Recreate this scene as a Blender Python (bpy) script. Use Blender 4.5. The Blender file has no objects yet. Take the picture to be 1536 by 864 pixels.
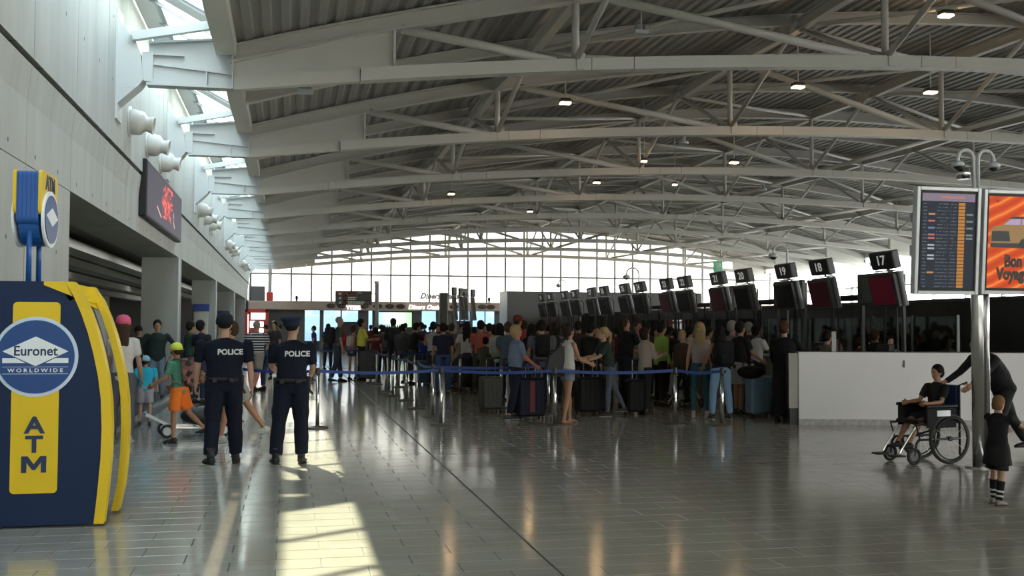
import bpy, bmesh, math, random
import numpy as np
from mathutils import Vector, Matrix, Euler
from mathutils.bvhtree import BVHTree
random.seed(7)
PI = math.pi
SC = bpy.context.scene
COL = SC.collection

# ------------------------------------------------------------------ camera
FPX = 1580.0; YAW = math.atan((768-434)/FPX); PIT = math.atan(58.3/FPX)*0.98; EYE = 1.65; ROLL = 0.004
cF = Vector((math.sin(YAW)*math.cos(PIT), math.cos(YAW)*math.cos(PIT), math.sin(PIT)))
cR0 = Vector((math.cos(YAW), -math.sin(YAW), 0)); cU0 = cR0.cross(cF)
cU = cU0*math.cos(ROLL)-cR0*math.sin(ROLL); cR = cR0*math.cos(ROLL)+cU0*math.sin(ROLL)
cam_d = bpy.data.cameras.new('camera'); cam_d.sensor_width = 36.0; cam_d.lens = 36.0*FPX/1536.0
cam_d.clip_start = 0.05; cam_d.clip_end = 500
cam = bpy.data.objects.new('camera', cam_d); COL.objects.link(cam)
m3 = Matrix((cR, cU, -cF)).transposed()
cam.matrix_world = Matrix.Translation((0, 0, EYE)) @ m3.to_4x4()
SC.camera = cam

# ------------------------------------------------------------------ world (hazy bright sky with thin cloud)
W = bpy.data.worlds.new('sky'); SC.world = W; W.use_nodes = True
nt = W.node_tree; nt.nodes.clear()
out = nt.nodes.new('ShaderNodeOutputWorld'); bg = nt.nodes.new('ShaderNodeBackground')
tc = nt.nodes.new('ShaderNodeTexCoord'); sep = nt.nodes.new('ShaderNodeSeparateXYZ')
ramp = nt.nodes.new('ShaderNodeValToRGB')
ramp.color_ramp.elements[0].position = 0.0; ramp.color_ramp.elements[0].color = (0.45, 0.44, 0.42, 1)
ramp.color_ramp.elements[1].position = 1.0; ramp.color_ramp.elements[1].color = (0.30, 0.50, 0.78, 1)
for p_, c_ in ((0.485, (0.50, 0.49, 0.46, 1)), (0.50, (1.0, 0.97, 0.91, 1)), (0.62, (1.0, 0.965, 0.88, 1)), (0.80, (0.70, 0.78, 0.84, 1))):
    e = ramp.color_ramp.elements.new(p_); e.color = c_
mp = nt.nodes.new('ShaderNodeMath'); mp.operation = 'MULTIPLY_ADD'; mp.inputs[1].default_value = 0.5; mp.inputs[2].default_value = 0.5
noi = nt.nodes.new('ShaderNodeTexNoise'); noi.inputs['Scale'].default_value = 2.2; noi.inputs['Detail'].default_value = 4
cr = nt.nodes.new('ShaderNodeValToRGB'); cr.color_ramp.elements[0].position = 0.46; cr.color_ramp.elements[1].position = 0.62
mix = nt.nodes.new('ShaderNodeMixRGB'); mix.inputs['Color2'].default_value = (1.0, 1.0, 0.95, 1)
L = nt.links.new
L(tc.outputs['Generated'], sep.inputs[0]); L(sep.outputs['Z'], mp.inputs[0]); L(mp.outputs[0], ramp.inputs[0])
L(tc.outputs['Generated'], noi.inputs['Vector']); L(noi.outputs['Fac'], cr.inputs[0])
cm = nt.nodes.new('ShaderNodeMath'); cm.operation = 'MULTIPLY'
gt = nt.nodes.new('ShaderNodeMath'); gt.operation = 'GREATER_THAN'; gt.inputs[1].default_value = 0.0
L(sep.outputs['Z'], gt.inputs[0]); L(gt.outputs[0], cm.inputs[0]); L(cr.outputs[0], cm.inputs[1])
L(cm.outputs[0], mix.inputs['Fac']); L(ramp.outputs[0], mix.inputs['Color1']); L(mix.outputs[0], bg.inputs['Color'])
bg.inputs['Strength'].default_value = 2.2
L(bg.outputs[0], out.inputs['Surface'])

# ------------------------------------------------------------------ sun (through the roof-edge glazing, ahead of the camera)
sl = bpy.data.lights.new('sun', 'SUN'); sl.energy = 4.6; sl.angle = math.radians(0.6); sl.color = (1.0, 0.86, 0.60)
so = bpy.data.objects.new('sun', sl); COL.objects.link(so)
so.rotation_euler = Vector((0.30, -1.06, -1.0)).to_track_quat('-Z', 'Y').to_euler()

# ------------------------------------------------------------------ exposure
SC.view_settings.view_transform = 'Standard'; SC.view_settings.look = 'None'
SC.view_settings.gamma = 1.0; SC.view_settings.use_curve_mapping = False
SC.view_settings.exposure = 2.95
SC.cycles.max_bounces = 8; SC.cycles.diffuse_bounces = 4; SC.cycles.glossy_bounces = 3
SC.cycles.transparent_max_bounces = 16; SC.cycles.use_denoising = True
SC.cycles.caustics_reflective = False; SC.cycles.caustics_refractive = False

# ------------------------------------------------------------------ helpers
def ray(px, py):
    return cF + cR*((px-768)/FPX) + cU*((432-py)/FPX)
def atY(px, py, Y):
    d = ray(px, py); t = Y/d.y
    return Vector((d.x*t, Y, EYE+d.z*t))
def atX(px, py, X):
    d = ray(px, py); t = X/d.x
    return Vector((X, d.y*t, EYE+d.z*t))
def floorpt(px, py):
    d = ray(px, py); t = -EYE/d.z
    return Vector((d.x*t, d.y*t, 0))

MATS = {}
def mat(name, col, rough=0.6, metal=0.0, noise=0.06, scale=8.0, bump=0.0, spec=0.5, emit=None, estr=0.0, coat=0.0, coords='Object'):
    if name in MATS: return MATS[name]
    m = bpy.data.materials.new(name); m.use_nodes = True
    n = m.node_tree.nodes; l = m.node_tree.links; b = n['Principled BSDF']
    b.inputs['Roughness'].default_value = rough; b.inputs['Metallic'].default_value = metal
    b.inputs['Specular IOR Level'].default_value = spec
    b.inputs['Coat Weight'].default_value = coat
    t = n.new('ShaderNodeTexCoord'); ns = n.new('ShaderNodeTexNoise')
    ns.inputs['Scale'].default_value = scale; ns.inputs['Detail'].default_value = 3
    l.new(t.outputs[coords], ns.inputs['Vector'])
    mx = n.new('ShaderNodeMixRGB')
    c = (*col, 1) if len(col) == 3 else col
    mx.inputs['Color1'].default_value = tuple(min(1, x*(1-noise)) for x in c[:3])+(1,)
    mx.inputs['Color2'].default_value = tuple(min(1, x*(1+noise)) for x in c[:3])+(1,)
    l.new(ns.outputs['Fac'], mx.inputs['Fac']); l.new(mx.outputs[0], b.inputs['Base Color'])
    if bump > 0:
        bp = n.new('ShaderNodeBump'); bp.inputs['Strength'].default_value = bump; bp.inputs['Distance'].default_value = 0.02
        l.new(ns.outputs['Fac'], bp.inputs['Height']); l.new(bp.outputs[0], b.inputs['Normal'])
    if emit is not None:
        b.inputs['Emission Color'].default_value = (*emit, 1); b.inputs['Emission Strength'].default_value = estr
    MATS[name] = m
    return m
def glassmat(name, tint, gloss=0.07, rough=0.02):
    if name in MATS: return MATS[name]
    m = bpy.data.materials.new(name); m.use_nodes = True
    n = m.node_tree.nodes; l = m.node_tree.links; n.clear()
    o = n.new('ShaderNodeOutputMaterial'); t = n.new('ShaderNodeBsdfTransparent'); g = n.new('ShaderNodeBsdfGlossy'); mx = n.new('ShaderNodeMixShader')
    t.inputs[0].default_value = (*tint, 1); g.inputs['Roughness'].default_value = rough; g.inputs['Color'].default_value = (.9, .95, 1, 1)
    mx.inputs[0].default_value = gloss
    l.new(t.outputs[0], mx.inputs[1]); l.new(g.outputs[0], mx.inputs[2]); l.new(mx.outputs[0], o.inputs[0])
    MATS[name] = m
    return m

class MB:
    """collects simple solids and links them as one mesh object"""
    def __init__(s): s.v = []; s.f = []
    def add(s, vs, fs):
        k = len(s.v); s.v += [tuple(p) for p in vs]; s.f += [tuple(i+k for i in f) for f in fs]; return s
    def box(s, x0, x1, y0, y1, z0, z1, M=None):
        vs = [Vector((x, y, z)) for z in (z0, z1) for y in (y0, y1) for x in (x0, x1)]
        if M is not None: vs = [M @ p for p in vs]
        return s.add(vs, [(0,2,3,1),(4,5,7,6),(0,1,5,4),(2,6,7,3),(0,4,6,2),(1,3,7,5)])
    def rbox(s, x0, x1, y0, y1, z0, z1, r=0.03, M=None):
        """box with its eight corners and edges chamfered"""
        vs = []; ids = {}
        X = (x0, x1); Y = (y0, y1); Z = (z0, z1)
        for i in (0, 1):
            for j in (0, 1):
                for k in (0, 1):
                    sx = 1 if i == 0 else -1; sy = 1 if j == 0 else -1; sz = 1 if k == 0 else -1
                    for a, p in enumerate(((X[i], Y[j]+sy*r, Z[k]+sz*r), (X[i]+sx*r, Y[j], Z[k]+sz*r), (X[i]+sx*r, Y[j]+sy*r, Z[k]))):
                        ids[(i, j, k, a)] = len(vs); vs.append(Vector(p))
        I = lambda *q: ids[q]
        fs = []
        for i in (0, 1): fs.append((I(i,0,0,0), I(i,1,0,0), I(i,1,1,0), I(i,0,1,0)) if i else (I(i,0,0,0), I(i,0,1,0), I(i,1,1,0), I(i,1,0,0)))
        for j in (0, 1): fs.append((I(0,j,0,1), I(0,j,1,1), I(1,j,1,1), I(1,j,0,1)) if j else (I(0,j,0,1), I(1,j,0,1), I(1,j,1,1), I(0,j,1,1)))
        for k in (0, 1): fs.append((I(0,0,k,2), I(1,0,k,2), I(1,1,k,2), I(0,1,k,2)) if k else (I(0,0,k,2), I(0,1,k,2), I(1,1,k,2), I(1,0,k,2)))
        for i in (0, 1):
            for j in (0, 1): fs.append((I(i,j,0,0), I(i,j,0,1), I(i,j,1,1), I(i,j,1,0)))
        for i in (0, 1):
            for k in (0, 1): fs.append((I(i,0,k,0), I(i,0,k,2), I(i,1,k,2), I(i,1,k,0)))
        for j in (0, 1):
            for k in (0, 1): fs.append((I(0,j,k,1), I(0,j,k,2), I(1,j,k,2), I(1,j,k,1)))
        for i in (0, 1):
            for j in (0, 1):
                for k in (0, 1): fs.append((I(i,j,k,0), I(i,j,k,1), I(i,j,k,2)))
        if M is not None: vs = [M @ p for p in vs]
        return s.add(vs, fs)
    def prism(s, poly, axis, t0, t1, M=None):
        """poly: 2-D points, in the two axes other than `axis` (x->(y,z), y->(x,z), z->(x,y))"""
        def P(a, b, t): return Vector({'x': (t, a, b), 'y': (a, t, b), 'z': (a, b, t)}[axis])
        n = len(poly)
        vs = [P(a, b, t0) for a, b in poly]+[P(a, b, t1) for a, b in poly]
        if M is not None: vs = [M @ p for p in vs]
        fs = [tuple(range(n)), tuple(range(2*n-1, n-1, -1))]+[(i, (i+1) % n, n+(i+1) % n, n+i) for i in range(n)]
        return s.add(vs, fs)
    def path(s, pts, rad, n=8, caps=True, right=None, M=None):
        """tube along pts; rad: number, list of numbers or of (rx, ry)"""
        pts = [Vector(p) for p in pts]; N = len(pts)
        if not isinstance(rad, (list,)): rad = [rad]*N
        vs = []; prevx = None
        for i, p in enumerate(pts):
            d = (pts[min(i+1, N-1)]-pts[max(i-1, 0)]).normalized()
            if right is not None: x = Vector(right)-d*Vector(right).dot(d)
            elif prevx is not None: x = prevx-d*prevx.dot(d)
            else:
                ref = Vector((0, 0, 1)) if abs(d.z) < 0.9 else Vector((1, 0, 0)); x = ref.cross(d)
            x.normalize(); prevx = x; y = d.cross(x)
            r = rad[i]; rx, ry = r if isinstance(r, (tuple,)) else (r, r)
            for a in range(n):
                t = 2*PI*a/n; vs.append(p+x*(rx*math.cos(t))+y*(ry*math.sin(t)))
        fs = [(i*n+a, i*n+(a+1) % n, (i+1)*n+(a+1) % n, (i+1)*n+a) for i in range(N-1) for a in range(n)]
        if caps: fs += [tuple(range(n-1, -1, -1)), tuple((N-1)*n+a for a in range(n))]
        if M is not None: vs = [M @ p for p in vs]
        return s.add(vs, fs)
    def bar(s, p0, p1, w, h, M=None):
        """rectangular bar, w sideways (horizontal), h upwards"""
        p0 = Vector(p0); p1 = Vector(p1); d = (p1-p0).normalized()
        up = Vector((0, 0, 1)) if abs(d.z) < 0.97 else Vector((0, 1, 0))
        x = d.cross(up).normalized(); y = x.cross(d)
        vs = [p+x*a*w/2+y*b*h/2 for p in (p0, p1) for a, b in ((-1,-1),(1,-1),(1,1),(-1,1))]
        if M is not None: vs = [M @ p for p in vs]
        return s.add(vs, [(0,3,2,1),(4,5,6,7),(0,1,5,4),(1,2,6,5),(2,3,7,6),(3,0,4,7)])
    def lathe(s, prof, n=16, M=None):
        """prof: (r, z) pairs from one end to the other, about z"""
        vs = []; fs = []
        for r_, z_ in prof:
            for a in range(n):
                t = 2*PI*a/n; vs.append(Vector((r_*math.cos(t), r_*math.sin(t), z_)))
        for i in range(len(prof)-1):
            for a in range(n): fs.append((i*n+a, i*n+(a+1) % n, (i+1)*n+(a+1) % n, (i+1)*n+a))
        fs += [tuple(range(n-1, -1, -1)), tuple((len(prof)-1)*n+a for a in range(n))]
        if M is not None: vs = [M @ p for p in vs]
        return s.add(vs, fs)
    def ell(s, c, r, nu=12, nv=8, M=None, keep=None):
        c = Vector(c); vs = []; fs = []
        for j in range(nv+1):
            ph = PI*j/nv
            for i in range(nu):
                th = 2*PI*i/nu
                vs.append(c+Vector((r[0]*math.sin(ph)*math.cos(th), r[1]*math.sin(ph)*math.sin(th), r[2]*math.cos(ph))))
        for j in range(nv):
            for i in range(nu):
                fs.append((j*nu+i, (j+1)*nu+i, (j+1)*nu+(i+1) % nu, j*nu+(i+1) % nu))
        if M is not None: vs = [M @ p for p in vs]
        return s.add(vs, fs)
    def torus(s, c, R_, r_, axis='x', n=28, m=8, M=None):
        pts = []
        for i in range(n+1):
            t = 2*PI*i/n; a, b = R_*math.cos(t), R_*math.sin(t)
            pts.append(Vector({'x': (0, a, b), 'y': (a, 0, b), 'z': (a, b, 0)}[axis])+Vector(c))
        ax = Vector({'x': (1,0,0), 'y': (0,1,0), 'z': (0,0,1)}[axis])
        vs = []
        for i in range(n):
            rad = (pts[i]-Vector(c)).normalized()
            for k in range(m):
                q = 2*PI*k/m; vs.append(pts[i]+rad*(r_*math.cos(q))+ax*(r_*math.sin(q)))
        fs = [(i*m+k, ((i+1) % n)*m+k, ((i+1) % n)*m+(k+1) % m, i*m+(k+1) % m) for i in range(n) for k in range(m)]
        if M is not None: vs = [M @ p for p in vs]
        return s.add(vs, fs)
    def mesh(s, name, m, smooth=False):
        me = bpy.data.meshes.new(name); me.from_pydata(s.v, [], s.f)
        if m: me.materials.append(m)
        if smooth:
            me.polygons.foreach_set('use_smooth', [len(p.vertices) <= 4 for p in me.polygons])
        bm = bmesh.new(); bm.from_mesh(me); bmesh.ops.recalc_face_normals(bm, faces=bm.faces); bm.to_mesh(me); bm.free()
        me.update()
        return me
    def build(s, name, m, parent=None, smooth=False, label=None):
        o = bpy.data.objects.new(name, s.mesh(name, m, smooth)); COL.objects.link(o)
        if parent is not None: o.parent = parent
        if label: o['label'] = label
        return o
def inst(name, me, parent=None, loc=(0, 0, 0), rot=(0, 0, 0), scale=None):
    o = bpy.data.objects.new(name, me); COL.objects.link(o); o.location = loc; o.rotation_euler = rot
    if scale: o.scale = scale
    if parent is not None: o.parent = parent
    return o
def tag(o, label, cat, group=None):
    o['label'] = label; o['category'] = cat
    if group: o['group'] = group
    return o
def thing(name, label, cat, loc=(0, 0, 0), rotz=0.0, group=None):
    o = bpy.data.objects.new(name, None); COL.objects.link(o); o.empty_display_size = 0.1
    o.location = loc; o.rotation_euler = (0, 0, rotz)
    return tag(o, label, cat, group)
def struct(o): o['kind'] = 'structure'; return o
def sempty(name):
    o = bpy.data.objects.new(name, None); COL.objects.link(o); return struct(o)
KIDS = {}
def copy_tree(o, parent=None):
    c = o.copy(); COL.objects.link(c); c.parent = parent
    for ch in o.children: copy_tree(ch, c)
    return c
def textmesh(s, size, m, ext=0.004, bold=0.0, shear=0.0, sx=1.0, align='CENTER'):
    cu = bpy.data.curves.new('text', 'FONT'); cu.body = s; cu.size = size; cu.extrude = ext; cu.offset = bold
    cu.shear = shear; cu.align_x = align; cu.align_y = 'CENTER'; cu.resolution_u = 3
    ob = bpy.data.objects.new('text', cu); COL.objects.link(ob)
    me = bpy.data.meshes.new_from_object(ob); bpy.data.objects.remove(ob)
    for v in me.vertices: v.co.x *= sx
    me.materials.clear(); me.materials.append(m)
    return me
def text(name, s, size, m, parent, loc, rot, **k):
    """lettering standing upright: rot is applied to text lying in x-y"""
    return inst(name, textmesh(s, size, m, **k), parent, loc, rot)
UP = (PI/2, 0, 0)            # faces -Y
FX = (PI/2, 0, PI/2)         # faces +X
FNX = (PI/2, 0, -PI/2)       # faces -X
# ================================================================== materials
def concrete():
    m = mat('concrete', (0.37, 0.375, 0.36), 0.8, noise=0.10, scale=0.9, coords='Object')
    n = m.node_tree.nodes; l = m.node_tree.links; b = n['Principled BSDF']
    g = n.new('ShaderNodeNewGeometry'); mp_ = n.new('ShaderNodeMapping'); mp_.inputs['Scale'].default_value = (2.2, 2.2, 0.3)
    n2 = n.new('ShaderNodeTexNoise'); n2.inputs['Scale'].default_value = 1.6; n2.inputs['Detail'].default_value = 6
    l.new(g.outputs['Position'], mp_.inputs[0]); l.new(mp_.outputs[0], n2.inputs['Vector'])
    r_ = n.new('ShaderNodeValToRGB'); r_.color_ramp.elements[0].color = (0.88, 0.88, 0.86, 1); r_.color_ramp.elements[1].color = (1.05, 1.05, 1.04, 1)
    r_.color_ramp.elements[0].position = .3; r_.color_ramp.elements[1].position = .7
    l.new(n2.outputs['Fac'], r_.inputs[0])
    mu = n.new('ShaderNodeMixRGB'); mu.blend_type = 'MULTIPLY'; mu.inputs['Fac'].default_value = 1
    old = b.inputs['Base Color'].links[0].from_socket
    l.new(old, mu.inputs['Color1']); l.new(r_.outputs[0], mu.inputs['Color2'])
    # formwork tie holes: small dark dots on a grid
    sp = n.new('ShaderNodeSeparateXYZ'); l.new(g.outputs['Position'], sp.inputs[0])
    def cell(out_, step, off):
        a = n.new('ShaderNodeMath'); a.operation = 'ADD'; a.inputs[1].default_value = off; l.new(out_, a.inputs[0])
        f_ = n.new('ShaderNodeMath'); f_.operation = 'PINGPONG'; f_.inputs[1].default_value = step/2; l.new(a.outputs[0], f_.inputs[0])
        return f_.outputs[0]
    a = cell(sp.outputs['Y'], 1.13, 0.3); c = cell(sp.outputs['Z'], 0.95, 0.35)
    cmb = n.new('ShaderNodeCombineXYZ'); l.new(a, cmb.inputs[0]); l.new(c, cmb.inputs[1])
    ln = n.new('ShaderNodeVectorMath'); ln.operation = 'LENGTH'; l.new(cmb.outputs[0], ln.inputs[0])
    lt = n.new('ShaderNodeMath'); lt.operation = 'LESS_THAN'; lt.inputs[1].default_value = 0.026; l.new(ln.outputs['Value'], lt.inputs[0])
    dk = n.new('ShaderNodeMixRGB'); dk.inputs['Color2'].default_value = (0.10, 0.10, 0.10, 1)
    l.new(lt.outputs[0], dk.inputs['Fac']); l.new(mu.outputs[0], dk.inputs['Color1']); l.new(dk.outputs[0], b.inputs['Base Color'])
    return m
M_conc = concrete()
M_conc2 = mat('concrete_column', (0.33, 0.345, 0.33), 0.8, noise=0.1, scale=1.2)
M_soff = mat('soffit', (0.22, 0.225, 0.22), 0.85)
M_steel = mat('painted_steel', (0.58, 0.565, 0.53), 0.5, noise=0.05, scale=2)
M_steelw = mat('white_steel', (0.53, 0.56, 0.58), 0.5, noise=0.04, scale=2)
M_deck = mat('roof_deck_sheet', (0.29, 0.29, 0.27), 0.5, noise=0.12, scale=0.6)
M_edge = mat('edge_beam_paint', (0.66, 0.64, 0.58), 0.6, noise=0.06)
M_nozzle = mat("nozzle_enamel", (0.56, 0.56, 0.53), 0.4)
M_black = mat('black_plastic', (0.014, 0.014, 0.016), 0.5, spec=.3)
M_dark = mat('dark_panel', (0.035, 0.037, 0.04), 0.5, noise=0.2, scale=3)
M_darkgrey = mat('dark_grey_panel', (0.10, 0.10, 0.105), 0.5, noise=0.1)
M_grey = mat('grey_panel', (0.30, 0.30, 0.31), 0.5)
M_chrome = mat('brushed_steel', (0.62, 0.62, 0.62), 0.22, metal=1.0, noise=0.05, scale=20)
M_silver = mat('silver_paint', (0.52, 0.54, 0.56), 0.35, metal=0.3)
M_blue = mat('atm_navy', (0.008, 0.022, 0.068), 0.5, noise=0.05, spec=.25)
M_blue2 = mat('logo_blue', (0.012, 0.06, 0.22), 0.4)
M_yellow = mat('atm_yellow', (0.72, 0.50, 0.01), 0.4, noise=0.04)
M_white = mat('white_print', (0.75, 0.80, 0.84), 0.5)
M_pale = mat('pale_print', (0.55, 0.66, 0.80), 0.5)
M_whitecounter = mat('white_laminate', (0.66, 0.65, 0.68), 0.35, noise=0.05, scale=1.5)
M_belt = mat('blue_webbing', (0.01, 0.045, 0.22), 0.6)
M_glass = glassmat('clear_glass', (0.93, 0.95, 0.95))
M_glassr = glassmat('skylight_glass', (0.74, 0.79, 0.79))
M_glassb = glassmat('blue_tinted_glass', (0.20, 0.26, 0.32), gloss=.04)
M_glassd = glassmat('screen_partition_glass', (0.55, 0.62, 0.60), gloss=0.10)
M_fascia = mat('bronze_fascia', (0.42, 0.33, 0.28), 0.5)
M_red = mat('red_paint', (0.50, 0.045, 0.03), 0.5)
M_mull = mat('mullion_grey', (0.25, 0.26, 0.27), 0.5)
M_rubber = mat('rubber', (0.015, 0.015, 0.015), 0.7)
M_lamp = mat('lamp_glow', (1, .8, .5), 0.5, emit=(1.0, 0.62, 0.28), estr=8.0)
M_lampw = mat('office_lamp_glow', (1, 1, .95), 0.5, emit=(1.0, 0.95, 0.85), estr=1.6)

def floor_mat():
    m = bpy.data.materials.new('stone_tile'); m.use_nodes = True
    n = m.node_tree.nodes; l = m.node_tree.links; b = n['Principled BSDF']
    g = n.new('ShaderNodeNewGeometry'); sn = n.new('ShaderNodeVectorMath'); sn.operation = 'SNAP'; sn.inputs[1].default_value = (0.31, 0.30, 1)
    l.new(g.outputs['Position'], sn.inputs[0])
    wn = n.new('ShaderNodeTexWhiteNoise'); wn.noise_dimensions = '2D'; l.new(sn.outputs[0], wn.inputs['Vector'])
    r_ = n.new('ShaderNodeValToRGB'); r_.color_ramp.elements[0].color = (0.40, 0.385, 0.34, 1); r_.color_ramp.elements[1].color = (0.45, 0.435, 0.39, 1)
    l.new(wn.outputs['Value'], r_.inputs[0])
    ns = n.new('ShaderNodeTexNoise'); ns.inputs['Scale'].default_value = 60; ns.inputs['Detail'].default_value = 3; l.new(g.outputs['Position'], ns.inputs['Vector'])
    mu = n.new('ShaderNodeMixRGB'); mu.blend_type = 'MULTIPLY'; mu.inputs['Fac'].default_value = 0.25
    l.new(r_.outputs[0], mu.inputs['Color1']); l.new(ns.outputs['Fac'], mu.inputs['Color2']); l.new(mu.outputs[0], b.inputs['Base Color'])
    ns2 = n.new('ShaderNodeTexNoise'); ns2.inputs['Scale'].default_value = 1.1; l.new(g.outputs['Position'], ns2.inputs['Vector'])
    mr = n.new('ShaderNodeMapRange'); mr.inputs['To Min'].default_value = 0.08; mr.inputs['To Max'].default_value = 0.17
    l.new(ns2.outputs['Fac'], mr.inputs['Value']); l.new(mr.outputs[0], b.inputs['Roughness'])
    b.inputs['Specular IOR Level'].default_value = 0.75
    return m
M_tile = floor_mat()
M_joint = mat('tile_joint', (0.07, 0.068, 0.062), 0.8)
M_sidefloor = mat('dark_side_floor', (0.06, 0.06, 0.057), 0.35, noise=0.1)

# ================================================================== floor
fl = struct(MB().box(-14, 40, -20, 78, -0.2, -0.004).build('floor', M_joint))
TW, TH, GAP = 0.622, 0.30, 0.006
def tile_mb(x0, y0, x1, y1, mb):
    c = 0.003
    vs = [(x0, y0, -.004), (x1, y0, -.004), (x1, y1, -.004), (x0, y1, -.004), (x0+c, y0+c, 0), (x1-c, y0+c, 0), (x1-c, y1-c, 0), (x0+c, y1-c, 0)]
    mb.add(vs, [(4,5,6,7),(0,1,5,4),(1,2,6,5),(2,3,7,6),(3,0,4,7)])
me_tile = tile_mb(-(TW-GAP)/2, -(TH-GAP)/2, (TW-GAP)/2, (TH-GAP)/2, mbt := MB()) or mbt.mesh('tile', M_tile)
XJ = 1.805      # the long straight joint
cand = []; rest = MB()
def rowtiles(y, side):
    """tile spans of one row on one side of the long joint"""
    j = round((y-0.1)/TH); off = (0 if j % 2 == 0 else TW/2)
    res = []
    if side < 0:
        x = XJ-0.012-off
        if off > 0: res.append((x, XJ-0.012))
        while x > -2.38: res.append((max(x-TW, -2.38), x)); x -= TW
    else:
        x = XJ+off
        if off > 0: res.append((XJ, x))
        while x < 36: res.append((x, x+TW)); x += TW
    return res
y = -6.0
while y < 44:
    for side in (-1, 1):
        for a, b_ in rowtiles(y, side):
            if b_-a < 0.1: continue
            cx = (a+b_)/2; v = Vector((cx, y, -EYE)); z = v.dot(cF)
            vis = False
            if z > 1:
                px = 768+FPX*v.dot(cR)/z; py = 432-FPX*v.dot(cU)/z
                vis = -60 < px < 1600 and 480 < py < 890
            if vis and abs(b_-a-TW) < 1e-3: cand.append((z, cx, y))
            elif y < 40 and (px_ok := (z > 0.5)) and (a < 14 or vis): tile_mb(a+GAP/2, y-(TH-GAP)/2, b_-GAP/2, y+(TH-GAP)/2, rest)
            elif y < 40 and a < 8: tile_mb(a+GAP/2, y-(TH-GAP)/2, b_-GAP/2, y+(TH-GAP)/2, rest)
    y += TH
cand.sort()
for z, cx, yy in cand[:300]: inst('tile', me_tile, fl, (cx, yy, 0))
for z, cx, yy in cand[300:]: tile_mb(cx-(TW-GAP)/2, yy-(TH-GAP)/2, cx+(TW-GAP)/2, yy+(TH-GAP)/2, rest)
o = rest.build('floor_tiles', M_tile, fl); o['kind'] = 'stuff'
# beyond the tiles one can tell apart: continuous slabs with the same stone, and the near/side remainder
sl_ = MB()
ymax = y-TH/2
sl_.box(-2.38, 36, ymax, 76, -0.1, 0.0)
sl_.box(-2.38, 36, -20, -6.2, -0.1, 0.0)
o = sl_.build('stone_slab', M_tile, fl)
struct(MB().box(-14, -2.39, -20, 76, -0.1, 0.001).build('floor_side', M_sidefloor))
struct(MB().box(-2.68, -2.60, 14.0, 60, 0.0, 0.05).build('trim_1', M_chrome))
struct(MB().box(-3.3, -3.26, 14.0, 60, 0.0, 0.04).build('trim_2', M_chrome))

# ================================================================== roof profiles
XC = 16.7
YT = [17.1+6.87*k for k in range(-5, 9)]          # truss lines
Y0, Y1 = YT[0]-0.6, YT[-1]
zl = lambda x: 6.47-0.0036*(x-XC)**2              # underside of the lower chord
zu = lambda x: 8.30-0.0081*(x-XC)**2              # underside of the upper chord
zd = lambda x: 8.66-0.0083*(x-XC)**2              # roof deck
XL, XR = -1.0, 2*XC+1.0                           # deck edges
WL, WR = -2.64, 2*XC+2.7

# corrugated deck, ribs along the hall
pts = []; x = XL; i = 0
while x < XR+0.01:
    for dx, dz in ((0, 0), (0.11, 0), (0.14, 0.035), (0.25, 0.035)): pts.append((x+dx, zd(x+dx)+dz))
    x += 0.28
vs = []; fs = []
for yy in (Y0, Y1+0.5):
    vs += [(a, yy, c) for a, c in pts]
vs += [(a, yy, c+0.25) for yy in (Y0, Y1+0.5) for a, c in pts]
n_ = len(pts)
for i in range(n_-1):
    fs.append((i, i+1, n_+i+1, n_+i)); fs.append((2*n_+i, 3*n_+i, 3*n_+i+1, 2*n_+i+1))
fs.append((0, n_, 3*n_, 2*n_)); fs.append((n_-1, 3*n_-1, 4*n_-1, 2*n_-1))
for k in (0, 1):
    for i in range(n_-1): fs.append((k*n_+i, 2*n_+k*n_+i, 2*n_+k*n_+i+1, k*n_+i+1))
ceil = struct(MB().add(vs, fs).build('ceiling', M_deck))

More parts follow.
